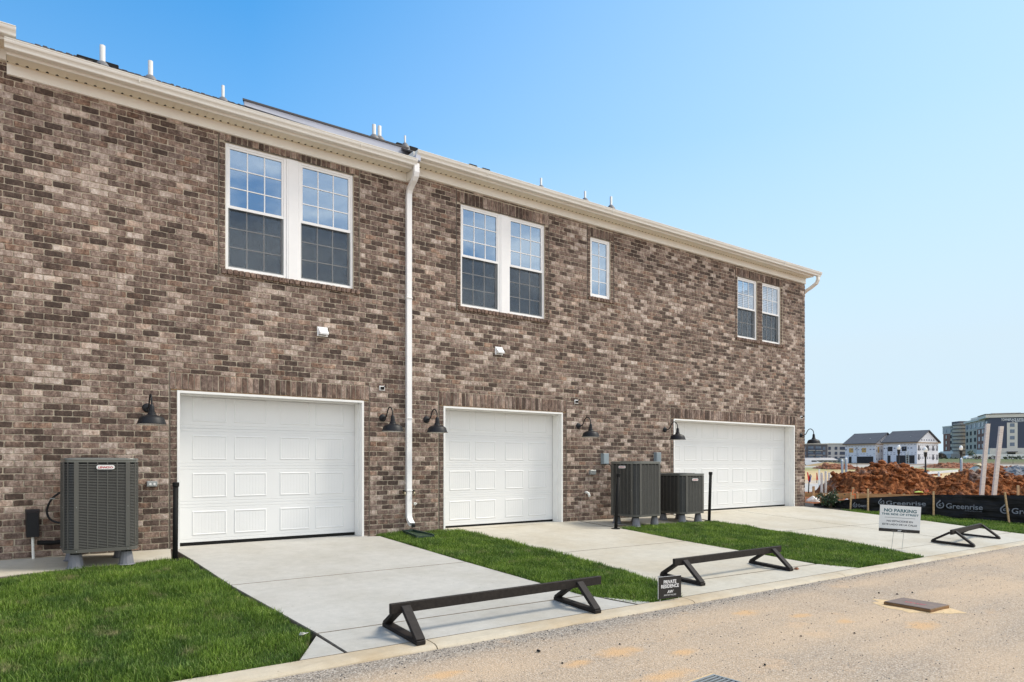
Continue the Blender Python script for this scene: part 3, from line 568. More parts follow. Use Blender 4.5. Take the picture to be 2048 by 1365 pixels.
def brick_geo(w_, h, r, y1=.05):
    """irregular tumbled brick face, 16-vertex rings, front towards -Y"""
    ox = []; c = min(w_,h)*.11
    pts = [(c,0),(w_*.35,0),(w_*.68,0),(w_-c,0),(w_,c),(w_,h-c),(w_-c,h),(w_*.66,h),(w_*.33,h),(c,h),(0,h-c),(0,c)]
    j = min(.0038, h*.05)
    out = [(x+r.uniform(-j,j), z+r.uniform(-j,j)) for x,z in pts]
    cx, cz = w_/2, h/2; ins = .0045
    inn = [(x+(ins if x < cx-.3*w_ else -ins if x > cx+.3*w_ else 0), z+(ins if z < cz else -ins)) for x,z in out]
    n = len(pts); pr = r.uniform(-.0035,.0025); tx = r.uniform(-.002,.002)
    V = [(x, y1, z) for x,z in out]+[(x, .004+pr, z) for x,z in out]+[(x, pr+tx*(x-cx)/max(w_,.01)+r.uniform(-.001,.001), z) for x,z in inn]
    F = [(i,(i+1)%n,(i+1)%n+n,i+n) for i in range(n)]+[(i+n,(i+1)%n+n,(i+1)%n+2*n,i+2*n) for i in range(n)]+[(2*n,2*n+1,2*n+8,2*n+9,2*n+10,2*n+11),(2*n+1,2*n+2,2*n+7,2*n+8),(2*n+2,2*n+3,2*n+4,2*n+5,2*n+6,2*n+7)]
    return V, F
def tone_pick(r):
    q = r.random()
    if q < .20: return r.uniform(.14,.27), 0 if r.random() < .85 else .4
    if q < .82: return r.uniform(.34,.58), r.choice([0,.1,.2,.35,.75])
    return r.uniform(.62,.82), r.choice([0,0,.15,.4])
tq = random.Random(21)
tones = []
prev = None
for b in BR:
    t_ = tone_pick(tq)
    cl = mnoise.noise((b[0]*.7, b[2]*.9, 4.0))           # loose drifts of darker and paler bricks
    if b[5] == 's': t_ = (tq.choice([.15,.35,.42,.48,.5,.62]), tq.choice([0,.3,.5]))
    elif b[5] == 'r': t_ = (tq.uniform(.3,.5), .5)
    elif b[5] == 'j': t_ = (tq.uniform(.2,.45), .2)
    elif cl < -.25 and tq.random() < .12: t_ = (tq.uniform(.08,.2), 0)
    elif cl > .25 and tq.random() < .12: t_ = (tq.uniform(.64,.85), 0)
    tones.append(t_)
def pxarea(b):
    X, z = (b[0]+b[1])/2, (b[2]+b[3])/2; Z = dep(X, D)
    u = CX + FPX*(X*RT[0]+D*RT[1])/Z; v = HY-FPX*(z-CAMZ)/Z
    if not (10 < u < 2040 and 60 < v < 1365): return 0
    if .42 < X < 1.4 and .05 < z < 1.24: return 0
    return (b[1]-b[0])*(b[3]-b[2])*FPX*FPX*D/Z**3
full = [i for i, b in enumerate(BR) if b[5] == 'c' and abs((b[1]-b[0])-(BL-JT)) < 1e-4 and abs((b[3]-b[2])-(CS-JT)) < 1e-4]
full = sorted(full, key=lambda i: -pxarea(BR[i]))[:300]; fset = set(full)
rq = random.Random(5); variants = {}
def variant(kind, j, tone, warm):
    key = (kind, j)
    if key not in variants:
        V, F = brick_geo(BL-JT, CS-JT, random.Random(j*7+1)); me = MB().add(V, F).mesh('brick', M['brick'])
        set_attr(me, 'tone', [tone]*len(V)); set_attr(me, 'warm', [warm]*len(V)); variants[key] = me
    return variants[key]
vt = [(.09,0),(.14,0),(.19,.2),(.12,0),(.36,0),(.40,.3),(.44,0),(.47,.75),(.5,0),(.53,.15),(.56,.3),(.6,0),(.42,.1),(.66,0),(.72,.1),(.80,0),(.85,.3),(.48,.6),(.38,0),(.58,.2)]
for i in full:
    b = BR[i]; j0 = min(range(len(vt)), key=lambda q: abs(vt[q][0]-tones[i][0])+.3*abs(vt[q][1]-tones[i][1])+rq.random()*.05)
    j = j0*4+rq.randrange(4); ob('brick', variant('c', j, *vt[j0]), bld, (b[0], D-b[4]+rq.uniform(-.002,.001), b[2]))
V = []; F = []; T = []; WM = []
for i, b in enumerate(BR):
    if i in fset: continue
    v, f = brick_geo(b[1]-b[0], b[3]-b[2], rq); n = len(V); y0 = D-b[4]
    if b[0] < -1.5: v = None
    if v is None:
        w_, h = b[1]-b[0], b[3]-b[2]; v = [(0,.05,0),(w_,.05,0),(w_,.05,h),(0,.05,h),(0,0,0),(w_,0,0),(w_,0,h),(0,0,h)]; f = [(0,1,5,4),(1,2,6,5),(2,3,7,6),(3,0,4,7),(4,5,6,7)]
    V += [(x+b[0], y+y0, z+b[2]) for x,y,z in v]; F += [tuple(q+n for q in ff) for ff in f]; T += [tones[i][0]]*len(v); WM += [tones[i][1]]*len(v)
# bricks of the right-hand return wall
for k in range(0, 76):
    y = D+.05; s = (k % 2)*.1
    while y < D+2.2:
        y1 = y+(.1-JT if (y == D+.05 and s) else BL-JT); n = len(V); x = X_R; z = k*CS-.12+JT/2
        V += [(x-.03,y,z),(x-.03,y1,z),(x-.03,y1,z+CS-JT),(x-.03,y,z+CS-JT),(x,y,z),(x,y1,z),(x,y1,z+CS-JT),(x,y,z+CS-JT)]
        F += [tuple(q+n for q in ff) for ff in [(0,1,5,4),(1,2,6,5),(2,3,7,6),(3,0,4,7),(4,5,6,7)]]; tt = tone_pick(rq); T += [tt[0]]*8; WM += [0]*8; y = y1+JT
me = bpy.data.meshes.new('brickwork'); me.from_pydata(V, [], F); me.materials.append(M['brick']); set_attr(me, 'tone', T); set_attr(me, 'warm', WM); me.update()
stuff(ob('brickwork', me, bld))
# steel lintels, movement joints
for a,b,c,d in G: MB().box(a-.08,b+.08,D-.004,D+.1,d+.002,d+.011).build('lintel', M['rust'], bld)
for i,(a,b,c,d) in enumerate(W): MB().box(a-.02,b+.02,D+.002,D+.1,d+.001,d+.009).build('lintel', M['inside'], bld)
for x,z0,z1 in ((1.767,-.05,2.46),(4.748,-.05,2.46),(6.074,-.05,2.46),(9.025,-.05,2.46),(12.187,-.05,2.46),(2.408,3.93,5.975),(4.572,3.93,5.975),(6.432,3.93,6.12),(8.572,3.93,6.12),(14.59,4.26,6.12),(9.598,4.57,6.1),(10.362,4.57,6.1)):
    MB().box(x-.007,x+.007,D-.001,D+.03,z0,z1).build('movement_joint', M['joint'], bld)

# ---- eaves
def eaves(x0, x1, dz, endcap=(True,True)):
    fz = 5.98+dz; sz = 6.126+dz
    MB().sweepx([(D-.012,fz),(D-.030,fz+.006),(D-.030,fz+.022),(D-.022,fz+.027),(D-.022,sz-.008),(D+.2,sz-.008),(D+.2,fz)], x0, x1).build('frieze_board', M['cream'], bld)
    n = int((x1-x0)/.1016); w_ = (x1-x0)/n
    me = MB().box(.0045, w_-.0045, D-.232, D-.062, 0, .006).box(.016, w_-.016, D-.062, D-.034, 0, .006).box(.0, .0045, D-.232, D-.066, .004, .006).box(w_-.0045, w_, D-.232, D-.066, .004, .006).mesh('soffit_panel', M['soffit'])
    for i in range(n): ob('soffit_panel', me, bld, (x0+i*w_, 0, sz))
    MB().box(x0, x1, D-.22, D+.2, sz+.0075, sz+.02).build('soffit_backing', M['blackm'], bld)
    MB().box(x0, x1, D-.034, D-.022, sz-.012, sz-.001).build('soffit_channel', M['soffit'], bld)
    MB().sweepx([(D-.225,sz-.006),(D-.248,sz-.006),(D-.252,sz+.030),(D-.262,sz+.040),(D-.262,sz+.13),(D-.225,sz+.13)], x0, x1).build('fascia_board', M['cream'], bld)
    gb = sz+.026
    prof = [(D-.264,gb+.105),(D-.264,gb),(D-.330,gb),(D-.338,gb+.006),(D-.342,gb+.030),(D-.352,gb+.046),(D-.368,gb+.060),(D-.374,gb+.078),(D-.374,gb+.098),(D-.382,gb+.100),(D-.382,gb+.108),(D-.368,gb+.108),(D-.366,gb+.064),(D-.334,gb+.03),(D-.330,gb+.004),(D-.268,gb+.004),(D-.268,gb+.105)]
    o = MB().sweepx(prof, x0-.02, x1+.03 if 1 < x1 < 10 else x1+.22 if x1 > 10 else .03).build('gutter', M['cream'], bld)
    oo = MB()
    for xe in (x0-.022, (x1+.03 if 1 < x1 < 10 else x1+.22 if x1 > 10 else .03)):
        oo = MB()
        oo.sweepx([(D-.266,gb+.104),(D-.266,gb+.001),(D-.330,gb+.001),(D-.342,gb+.030),(D-.352,gb+.046),(D-.368,gb+.060),(D-.375,gb+.1)], xe, xe+.002)
        oo.build('gutter_end', M['cream'], bld)
    k = x0+1.4
    while k < x1-.5:
        MB().box(k-.002, k+.002, D-.3845, D-.340, gb+.03, gb+.1085).build('gutter_seam', M['cream'], bld); k += 3.1
PITCH = .513
def roof(x0, x1, dz, ze=0):
    z0 = 6.126+dz+.125; y0 = D-.29; run = 6.0
    MB().sweepx([(y0,z0-.02),(y0,z0),(y0+run,z0+PITCH*run),(y0+2*run,z0),(y0+2*run,z0-.02),(y0+run,z0+PITCH*run-.2)], x0, x1).build('roof', M['shingle'], bld)
eaves(-5, -.065, .165); eaves(-.06, 5.42, 0); eaves(5.47, 17.74, .158)
roof(-5,-.07,.165); roof(-.06,5.45,0); roof(5.46,17.95,.150)
MB().box(-.066,-.058,D-.255,D+.2,6.13,6.42).build('eaves_end_cap', M['cream'], bld); MB().box(5.425,5.465,D-.262,D+.2,5.985,6.42).build('eaves_end_cap', M['cream'], bld)
# shingle courses butt up on the near roof: raised tab rows
mb = MB(); r = random.Random(2)
for k in range(42):
    x = .3 + k*.12; 
    if x > 5.2: break
    for y in (D+2.6,D+3.4,D+4.3,D+5.0): mb.box(x+r.uniform(0,.05), x+.1, y, y+.10, 6.251+PITCH*(y-D+.29)-.01, 6.251+PITCH*(y-D+.29)+.02+r.uniform(0,.014))
stuff(mb.build('shingle_tabs', M['shingle'], bld))
# low dark panel with a pale front edge lying on the near roof
pz = lambda y: 6.251+PITCH*(y-D+.29)
MB().add([(2.83,D+.25,6.605),(5.60,D+.25,6.545),(5.60,D+.25,6.69),(2.83,D+.25,6.675),(2.83,D+.29,6.605),(5.60,D+.29,6.545),(5.60,D+.29,6.69),(2.83,D+.29,6.675)], [(0,1,2,3),(7,6,5,4),(3,2,6,7),(0,4,5,1),(0,3,7,4),(1,5,6,2)]).build('roof_step_board', M['panelface'], bld)
MB().add([(2.80,D+.235,6.672),(5.60,D+.235,6.688),(5.60,D+2,7.40),(3.32,D+2,7.40),(2.80,D+.235,6.70),(5.60,D+.235,6.716),(5.60,D+2,7.43),(3.32,D+2,7.43)], [(0,3,2,1),(4,5,6,7),(0,1,5,4),(1,2,6,5),(2,3,7,6),(3,0,4,7)]).build('raised_roof', M['paneldark'], bld)
# vent pipes and box vents on the roofs
for px, yt, yb, rr in [(205,92,133,.045),(301,123,160,.042),(446,172,203,.03),(748,250,277,.042),(759,253,280,.042),(810,272,293,.022),(1082,357,377,.03),(1170,383,402,.03),(1222,394,416,.035)]:
    a = (px-CX)/FPX; d = (FW[0]+a*RT[0], FW[1]+a*RT[1]); Y = D+3.6; t_ = Y/d[1]; X = d[0]*t_; zt = CAMZ-(yt-HY)/FPX*t_; zb = CAMZ-(yb-HY)/FPX*t_
    o = MB().lathe((X,Y,0), [(rr,zb-.3),(rr,zt),(rr-.006,zt),(rr-.006,zt-.1)], 16).build('vent_pipe', M['ventpipe'], bld, smooth=True)
    MB().lathe((X,Y,0), [(rr+.12,zb-.25),(rr+.085,zb-.02),(rr+.03,zb+.06),(rr+.004,zb+.075)], 16).build('flashing', M['lead'], o, smooth=True)
for px, py, w_ in [(166,119,.20),(190,126,.20),(221,133,.26),(801,292,.24),(826,299,.24),(945,334,.24),(971,342,.24)]:
    a = (px-CX)/FPX; d = (FW[0]+a*RT[0], FW[1]+a*RT[1]); Y = D+4.2; t_ = Y/d[1]; X = d[0]*t_; z = CAMZ-(py-HY)/FPX*t_
    MB().box(X-w_/2,X+w_/2,Y-.05,Y+.3,z-.25,z+.045,.012).build('roof_vent', M['blackm'], bld)
# ---- downspouts
def downspout(path, name='downspout'):
    w_, d_ = .046, .030; V = []; P = [Vector(p) for p in path]
    for i, p in enumerate(P):
        t_ = (P[min(i+1,len(P)-1)]-P[max(i-1,0)]).normalized(); x = Vector((1,0,0)); y = t_.cross(x).normalized()
        for a, b in ((-1,-1),(1,-1),(1,1),(-1,1)): V.append(p + x*w_*a + y*d_*b)
    F = [(i*4+k,i*4+(k+1)%4,(i+1)*4+(k+1)%4,(i+1)*4+k) for i in range(len(P)-1) for k in range(4)]
    return MB().add(V, F+[(3,2,1,0)])
gx = 5.452
pth = [(gx,D-.31,6.20),(gx,D-.31,6.06),(gx,D-.29,6.0),(gx,D-.25,5.955),(gx,D-.14,5.89),(gx,D-.08,5.84),(gx,D-.052,5.78),(gx,D-.045,5.70),(gx,D-.045,.33),(gx,D-.05,.27),(gx,D-.075,.22),(gx,D-.125,.175),(gx,D-.17,.150)]
o = downspout(pth).build('downspout', M['vinyl'], bld)
MB().box(gx-.035,gx+.035,D-.2085,D-.2075,.10,.155).build('spout_mouth', M['blackm'], o)
for z in (1.95,.72,4.0): MB().box(gx-.054,gx+.054,D-.084,D-.006,z-.006,z+.006).build('strap', M['vinyl'], o)
MB().box(gx-.03,gx+.06,D-.36,D-.26,6.245,6.33).build('outlet_box', M['panelface'], o)
downspout([(17.86,D-.31,6.30),(17.86,D-.31,6.22),(17.855,D-.27,6.13),(17.83,D-.12,6.03),(17.80,D-.01,5.97),(17.79,D+.08,5.9),(17.79,D+.1,5.7),(17.79,D+.1,.1)]).build('downspout', M['cream'], bld)

# ---- garage doors
def garage(gi, panels, x0, x1):
    a,b,c,d = G[gi]; yd = D+.27
    MB().box(a,a+.034,D-.006,D+.29,-.03,d-.034).box(b-.034,b,D-.006,D+.29,-.03,d-.034).box(a,b,D-.006,D+.29,d-.034,d-.001).build('garage_frame', M['trim'], bld)
    MB().box(b-.049,b-.036,D+.12,D+.255,-.02,d-.04).box(a+.036,b-.036,D+.12,D+.255,d-.05,d-.036).box(a+.036,a+.049,D+.12,D+.255,-.02,d-.04).build('door_stop', M['trim'], bld)
    gd = ob('garage_door', None, bld)
    zs = [.035,.585,1.140,1.695,2.25]
    for k in range(4):
        z0, z1 = zs[k], zs[k+1]; mb = MB(); mb.sweepx([(yd+.04,z0+.003),(yd,z0+.003),(yd,z0+.040),(yd+.004,z0+.043),(yd+.004,z0+.047),(yd,z0+.050),(yd,z1-.050),(yd+.004,z1-.047),(yd+.004,z1-.043),(yd,z1-.040),(yd,z1-.003),(yd+.003,z1+.001),(yd+.04,z1+.001)], a+.03, b-.03)
        pz0, pz1 = z0+.095, z1-.095
        for (p0, p1) in panels:
            # embossed moulding round the field
            def ring(i0, i1, y0, y1, y0b=None):
                A = [(p0+i0,pz0+i0),(p1-i0,pz0+i0),(p1-i0,pz1-i0),(p0+i0,pz1-i0)]; B = [(p0+i1,pz0+i1),(p1-i1,pz0+i1),(p1-i1,pz1-i1),(p0+i1,pz1-i1)]
                mb.add([(x,y0,z) for x,z in A]+[(x,y1,z) for x,z in B], [(i,(i+1)%4,(i+1)%4+4,i+4) for i in range(4)])
            ring(0,.014,yd-.0005,yd-.0065); ring(.014,.020,yd-.0065,yd-.0065); ring(.020,.030,yd-.0065,yd-.001)
            q0, q1 = p0+.030, p1-.030; nb = 9; wv = (q1-q0)/nb
            for i in range(nb): mb.add([(q0+i*wv+.0,yd-.0008,pz0+.03),(q0+i*wv+.003,yd-.0022,pz0+.03),(q0+(i+1)*wv-.003,yd-.0022,pz0+.03),(q0+(i+1)*wv,yd-.0008,pz0+.03),(q0+i*wv,yd-.0008,pz1-.03),(q0+i*wv+.003,yd-.0022,pz1-.03),(q0+(i+1)*wv-.003,yd-.0022,pz1-.03),(q0+(i+1)*wv,yd-.0008,pz1-.03)], [(0,1,5,4),(1,2,6,5),(2,3,7,6)])
        mb.build('door_section', M['door'], gd)
    MB().box(a+.036,b-.036,yd+.005,yd+.03,-.0,.036).build('weather_strip', M['blackm'], gd)
    MB().box(a+.02,b-.02,yd+.05,yd+.06,-.05,d).build('door_back', M['inside'], gd)
garage(0, [(2.102,2.583),(2.685,3.167),(3.365,3.845),(3.931,4.42)], 0, 0)
garage(1, [(6.442,6.907),(7.009,7.478),(7.694,8.149),(8.266,8.73)], 0, 0)
garage(2, [(12.37,12.83),(12.97,13.43),(13.62,14.096),(14.211,14.679),(14.842,15.308),(15.439,15.918),(16.06,16.529),(16.621,17.088)], 0, 0)

# ---- windows
def window(x0, x1, z0, z1, cols, rows, hung=True, blind=False, curtain=True):
    gl = M['glassblind'] if blind else M['glass']; wn = ob('window', None, bld); yf = D+.030; fw = .042
    fr = MB().box(x0,x0+fw,yf,yf+.08,z0,z1,.004).box(x1-fw,x1,yf,yf+.08,z0,z1,.004).box(x0+fw,x1-fw,yf+.001,yf+.08,z0,z0+fw,.004).box(x0+fw,x1-fw,yf+.001,yf+.08,z1-fw,z1,.004)
    fr.build('frame', M['vinyl'], wn)
    zm = z0+(z1-z0)*.500
    def sash(za, zb, y, low, rws):
        sf = .030; a, b = x0+fw, x1-fw
        MB().box(a,a+sf,y,y+.03,za,zb).box(b-sf,b,y,y+.03,za,zb).box(a+sf,b-sf,y,y+.03,za,za+sf).box(a+sf,b-sf,y,y+.03,zb-sf,zb).build('sash', M['vinyl'], wn)
        a += sf; b -= sf; c = za+sf; e = zb-sf; pw = (b-a)/cols; ph = (e-c)/rws; mw = .008
        me = MB().box(0,pw,0,.006,0,ph).mesh('pane', M['glasslow'] if low else gl)
        for i in range(cols):
            for j in range(rws): ob('pane', me, wn, (a+i*pw, y+.016, c+j*ph))
        gm = MB()
        for i in range(1, cols): gm.box(a+i*pw-mw, a+i*pw+mw, y+.011, y+.0155, c, e)
        for j in range(1, rws): gm.box(a, b, y+.010, y+.0105, c+j*ph-mw, c+j*ph+mw)
        gm.build('glazing_bars', M['vinyl'], wn)
    if hung:
        sash(zm-.018, z1-fw, yf+.012, False, rows); sash(z0+fw, zm+.018, yf+.045, True, rows)
        MB().box(x0+fw,x1-fw,yf+.004,yf+.012,zm-.02,zm+.02).build('meeting_rail', M['vinyl'], wn)
        a, b = x0+fw, x1-fw
        MB().box(a,b,yf+.022,yf+.0225,z0+fw,zm-.02).build('insect_screen', M['screen'], wn)
        MB().box(a,a+.012,yf+.016,yf+.024,z0+fw,zm-.02).box(b-.012,b,yf+.016,yf+.024,z0+fw,zm-.02).box(a+.012,b-.012,yf+.016,yf+.024,z0+fw,z0+fw+.012).build('screen_frame', M['grey'], wn)
    else: sash(z0+fw, z1-fw, yf+.012, False, rows)
    if blind:
        z = z1-.06; zl = zm-.01; me = MB().add([(x0+.05,D+.16,0),(x1-.05,D+.16,0),(x1-.05,D+.185,.030),(x0+.05,D+.185,.030)], [(0,1,2,3)]).mesh('blind_slat', M['blind'])
        while z > zl: ob('blind_slat', me, wn, (0,0,z)); z -= .046
    elif curtain: MB().box(x0-.05,x1+.05,D+.34,D+.345,z0-.1,z1+.05).build('curtain', M['curtain'], wn)
    # reveal of the brick opening
    return wn
window(2.50,3.395,4.02,5.872,3,3,curtain=False); window(3.578,4.475,4.02,5.872,3,3,curtain=False)
window(6.525,7.405,4.022,5.876,3,3,curtain=False); window(7.595,8.473,4.022,5.876,3,3,curtain=False)
window(9.69,10.264,4.655,5.896,2,4,hung=False)
window(14.686,15.509,4.345,5.876,3,2,blind=True); window(15.738,16.564,4.345,5.884,3,2,blind=True)
for a,b,c,d in ((3.3955,3.5775,4.02,5.872),(7.4055,7.5945,4.022,5.876)): MB().box(a,b,D+.022,D+.1,c,d,.004).box(a+.03,a+.036,D+.018,D+.024,c,d).build('window_mullion', M['vinyl'], bld)
# white dryer-vent hoods, screwed to the brick
for k, (x, z) in enumerate(((3.95,3.262),(7.355,3.287))):
    t_ = thing('vent_hood', ['white louvred vent hood on the brick above the left garage door','white louvred vent hood on the brick above the middle garage door'][k], 'vent', (x, D, z), group='vent hoods on the brick wall')
    MB().box(-.085,.085,-.012,.0,-.075,.075,.003).build('plate', M['vinyl'], t_)
    MB().add([(-.07,-.012,.065),(.07,-.012,.065),(.07,-.10,-.03),(-.07,-.10,-.03),(-.07,-.012,-.05),(.07,-.012,-.05),(.07,-.095,-.055),(-.07,-.095,-.055)], [(0,3,2,1),(0,4,7,3),(1,2,6,5),(3,7,6,2)]).build('hood', M['vinyl'], t_)
    MB().box(-.062,.062,-.085,-.015,-.054,-.050).build('flap', M['grey'], t_)

# ================================================================== WALL LAMPS
def lamp_tree():
    t_ = thing('wall_lamp', 'x', 'wall lamp', (0,0,0), group='black gooseneck lamps on the brick wall')
    o = MB(); o.m = Matrix.Rotation(math.pi/2, 4, 'X')
    o.lathe((0,0,0), [(0,.030),(.035,.030),(.052,.022),(.062,.008),(.064,.0)], 28); o.m = None; o.build('backplate', M['black'], t_, smooth=True)
    pts = [(0,-.025,0),(0,-.07,-.004),(0,-.115,.004),(0,-.150,.035),(0,-.175,.085),(0,-.205,.135),(0,-.25,.165),(0,-.30,.160),(0,-.345,.125),(0,-.366,.08),(0,-.370,.03),(0,-.370,.01)]
    # smooth the path
    P = [Vector(p) for p in pts]
    for _ in range(2):
        Q = [P[0]]
        for a, b in zip(P, P[1:]): Q += [a.lerp(b,.25), a.lerp(b,.75)]
        P = Q+[P[-1]]
    MB().tube(P, .0105, 10).build('gooseneck', M['black'], t_, smooth=True)
    sh = MB().lathe((0,-.37,0), [(.012,.028),(.022,.020),(.030,.0),(.036,-.075),(.046,-.082),(.05,-.105),(.062,-.118),(.115,-.134),(.140,-.148),(.155,-.17),(.172,-.228),(.180,-.234),(.180,-.238),(.172,-.240)], 40).build('shade', M['black'], t_); smooth_auto(sh, 30)
    MB().lathe((0,-.37,0), [(.168,-.239),(.150,-.172),(.136,-.154),(.06,-.126),(.0,-.12)], 40).build('shade_lining', M['vinyl'], sh, smooth=True)
    MB().lathe((0,-.37,0), [(0,-.205),(.02,-.2),(.03,-.18),(.026,-.15),(.014,-.12)], 14).build('bulb', M['globe'], t_, smooth=True)
    return t_
lp = lamp_tree()
LL = [(1.485,1.943,'leftmost wall lamp, hanging between the big air conditioner and the left garage door'),(4.99,1.942,'wall lamp between the left garage door and the white downspout'),(5.82,1.943,'wall lamp between the white downspout and the middle garage door'),(9.35,1.945,'wall lamp just right of the middle garage door'),(11.975,1.943,'wall lamp overlapping the left edge of the double garage door'),(17.535,1.945,'rightmost wall lamp sticking out past the house corner against the sky')]
for k, (x, z, lb) in enumerate(LL):
    o = lp if k == 0 else copy_tree(lp); o.location = (x, D, z); o['label'] = 'black gooseneck ' + lb

# ================================================================== AIR CONDITIONERS
def txt(s_, size, bold=0, ext=.0, align='CENTER', shear=0, space=1.0):
    cu = bpy.data.curves.new('t', 'FONT'); cu.body = s_; cu.size = size; cu.align_x = align; cu.offset = bold; cu.extrude = ext; cu.shear = shear; cu.space_character = space
    cu.resolution_u = 3; o = bpy.data.objects.new('t', cu); C.objects.link(o); bpy.context.view_layer.update()
    dg = bpy.context.evaluated_depsgraph_get(); me = bpy.data.meshes.new_from_object(o.evaluated_get(dg)); bpy.data.objects.remove(o); bpy.data.curves.remove(cu); return me
def lettering(s_, size, mat, parent, loc, rot=(math.pi/2,0,0), bold=0, width=None, **kw):
    me = txt(s_, size, bold, **kw); me.materials.clear(); me.materials.append(mat)
    if width:
        xs_ = [v.co.x for v in me.vertices]; sc = width/(max(xs_)-min(xs_)); me.transform(Matrix.Diagonal((sc,1,1,1)))
    me.name = 'lettering'; o = ob('lettering', me, parent, loc); o.rotation_euler = rot; return o
def rounded_rect(w_, h, r_, n=6):
    pts = []
    for cx, cz, a0 in ((w_/2-r_,h/2-r_,0),(-w_/2+r_,h/2-r_,90),(-w_/2+r_,-h/2+r_,180),(w_/2-r_,-h/2+r_,270)):
        for i in range(n+1): a = math.radians(a0+90*i/n); pts.append((cx+r_*math.cos(a), cz+r_*math.sin(a)))
    return pts
def ac_unit(label, cx, yf, z0, z1, feet_z, badge, wid=.775, ch=.135, cols=5):
    t_ = thing('air_conditioner', label, 'air conditioner', (cx, yf+wid/2, z0), group='outdoor air conditioner units behind the houses')
    hw = wid/2; H = z1-z0
    # outline: square with rounded corners, 4 arc steps each
    ol = []
    for sx_, sy_, a0 in ((1,-1,-90),(1,1,0),(-1,1,90),(-1,-1,180)):
        for i in range(5):
            a = math.radians(a0+90*i/4); ol.append((sx_*(hw-ch)+ch*math.cos(a), sy_*(hw-ch)+ch*math.sin(a)))
    def loop(s_): return [(x*s_, y*s_) for x, y in ol]
    # inner dark coil
    n = len(ol); a = loop(.955); MB().prism(a, .03, H-.05).build('coil', M['acdark'], t_)
    a = loop(1.0); MB().prism(a, 0, .045).build('base_pan', M['acgreen'], t_)
    tp = MB(); 
    tp.prism(loop(1.0), H-.05, H-.028); b = [loop(1.012), loop(1.018), loop(1.005), loop(.96), loop(.78)]; zz = [H-.028, H-.014, H-.003, H, H-.004]
    V = [(x,y,z) for lp_, z in zip(b, zz) for x,y in lp_]; tp.add(V, [(i*n+k, i*n+(k+1)%n, (i+1)*n+(k+1)%n, (i+1)*n+k) for i in range(4) for k in range(n)])
    o = tp.build('top_cap', M['aclip'], t_); smooth_auto(o, 50)
    gr = MB()
    for k in range(1, 8): r_ = hw*.78*k/8; gr.tube([(r_*math.cos(q*math.pi/12), r_*math.sin(q*math.pi/12), H+.004) for q in range(25)], .003, 4)
    for k in range(12): q = k*math.pi/6; gr.tube([(.03*math.cos(q),.03*math.sin(q),H+.004),(hw*.79*math.cos(q),hw*.79*math.sin(q),H+.002)], .004, 4)
    gr.build('fan_guard', M['acgreen'], t_)
    # louvres all round: angled slats joined into one part
    lv = MB(); nz = int((H-.11)/.0185); A = loop(.998); B = loop(.975)
    for k in range(nz):
        z = .05+k*.0185+.004
        V = [(x,y,z) for x,y in A]+[(x,y,z+.0070) for x,y in loop(.994)]+[(x,y,z+.0085) for x,y in B]
        lv.add(V, [(i,(i+1)%n,(i+1)%n+n,i+n) for i in range(n)]+[(i+n,(i+1)%n+n,(i+1)%n+2*n,i+2*n) for i in range(n)])
    stuff(lv.build('louvres', M['acgreen'], t_))
    # vertical ribs and corner posts
    def vbar(x, y, nx_, ny_, w_, d_, name):
        tx, ty = -ny_, nx_; P = [(x+tx*w_/2+nx_*d_, y+ty*w_/2+ny_*d_),(x-tx*w_/2+nx_*d_, y-ty*w_/2+ny_*d_),(x-tx*w_/2-nx_*.01, y-ty*w_/2-ny_*.01),(x+tx*w_/2-nx_*.01, y+ty*w_/2-ny_*.01)]
        return MB().prism(P[::-1], .045, H-.05).build(name, M['acgreen'], t_)
    L0 = hw-ch
    for nx_, ny_ in ((0,-1),(-1,0),(1,0),(0,1)):
        for k in range(1, cols):
            u = -L0+2*L0*k/cols; x = nx_*hw+(-ny_)*u; y = ny_*hw+nx_*u; vbar(x, y, nx_, ny_, .010, .001, 'rib')
        for s_ in (-1, 1):
            u = s_*(L0+.012); x = nx_*(hw-.001)-ny_*u; y = ny_*(hw-.001)+nx_*u; p = vbar(x, y, nx_, ny_, .046, .004, 'corner_post')
            for zz_ in (.02, H*.48):
                sc = MB(); sx_, sy_ = x+nx_*.006, y+ny_*.006; sc.box(sx_-.004,sx_+.004,sy_-.004,sy_+.004,zz_-.004,zz_+.004); sc.build('screw', M['grey'], p)
    for sx_, sy_ in ((1,-1),(-1,-1),(1,1),(-1,1)):
        q = math.sqrt(.5); x = sx_*(hw-ch+ch*q); y = sy_*(hw-ch+ch*q); vbar(x, y, sx_*q, sy_*q, .010, .001, 'rib')
    # riser feet
    for sx_, sy_ in ((-1,-1),(1,-1),(-1,1),(1,1)):
        f = MB(); px_, py_ = sx_*(hw-.125), sy_*(hw-.125); fz = feet_z(t_.location.y+py_)-z0; hh = -fz
        f.lathe((px_,py_,fz), [(.105,0),(.098,.006),(.086,.012),(.062,hh-.03),(.062,hh-.024)], 12, True)
        fo = f.build('riser_foot', M['foot'], t_); MB().lathe((px_,py_,-.026), [(.058,0),(.058,.0255)], 12, True).build('foot_pad', M['blackm'], fo)
    # badge
    bo = ob('badge', None, t_); bx, face, bz = badge
    if face == 'front': bo.location = (bx-cx, -hw-.007, bz-z0); bo.rotation_euler = (0,0,0)
    else: bo.location = (-hw-.007, bx-(yf+hw), bz-z0); bo.rotation_euler = (0,0,-math.pi/2)
    pl = [(x,z) for x,z in rounded_rect(.185,.047,.022)]
    m_ = MB(); n_ = len(pl); m_.add([(x,-.004,z) for x,z in pl]+[(x*1.03,.004,z*1.08) for x,z in pl], [tuple(range(n_)),]+[(i,i+n_,(i+1)%n_+n_,(i+1)%n_) for i in range(n_)])
    me = m_.mesh('badge_plate', M['signwhite']); bo_p = bo
    # thing > badge > plate/lettering
    ob('badge_plate', me, bo_p)
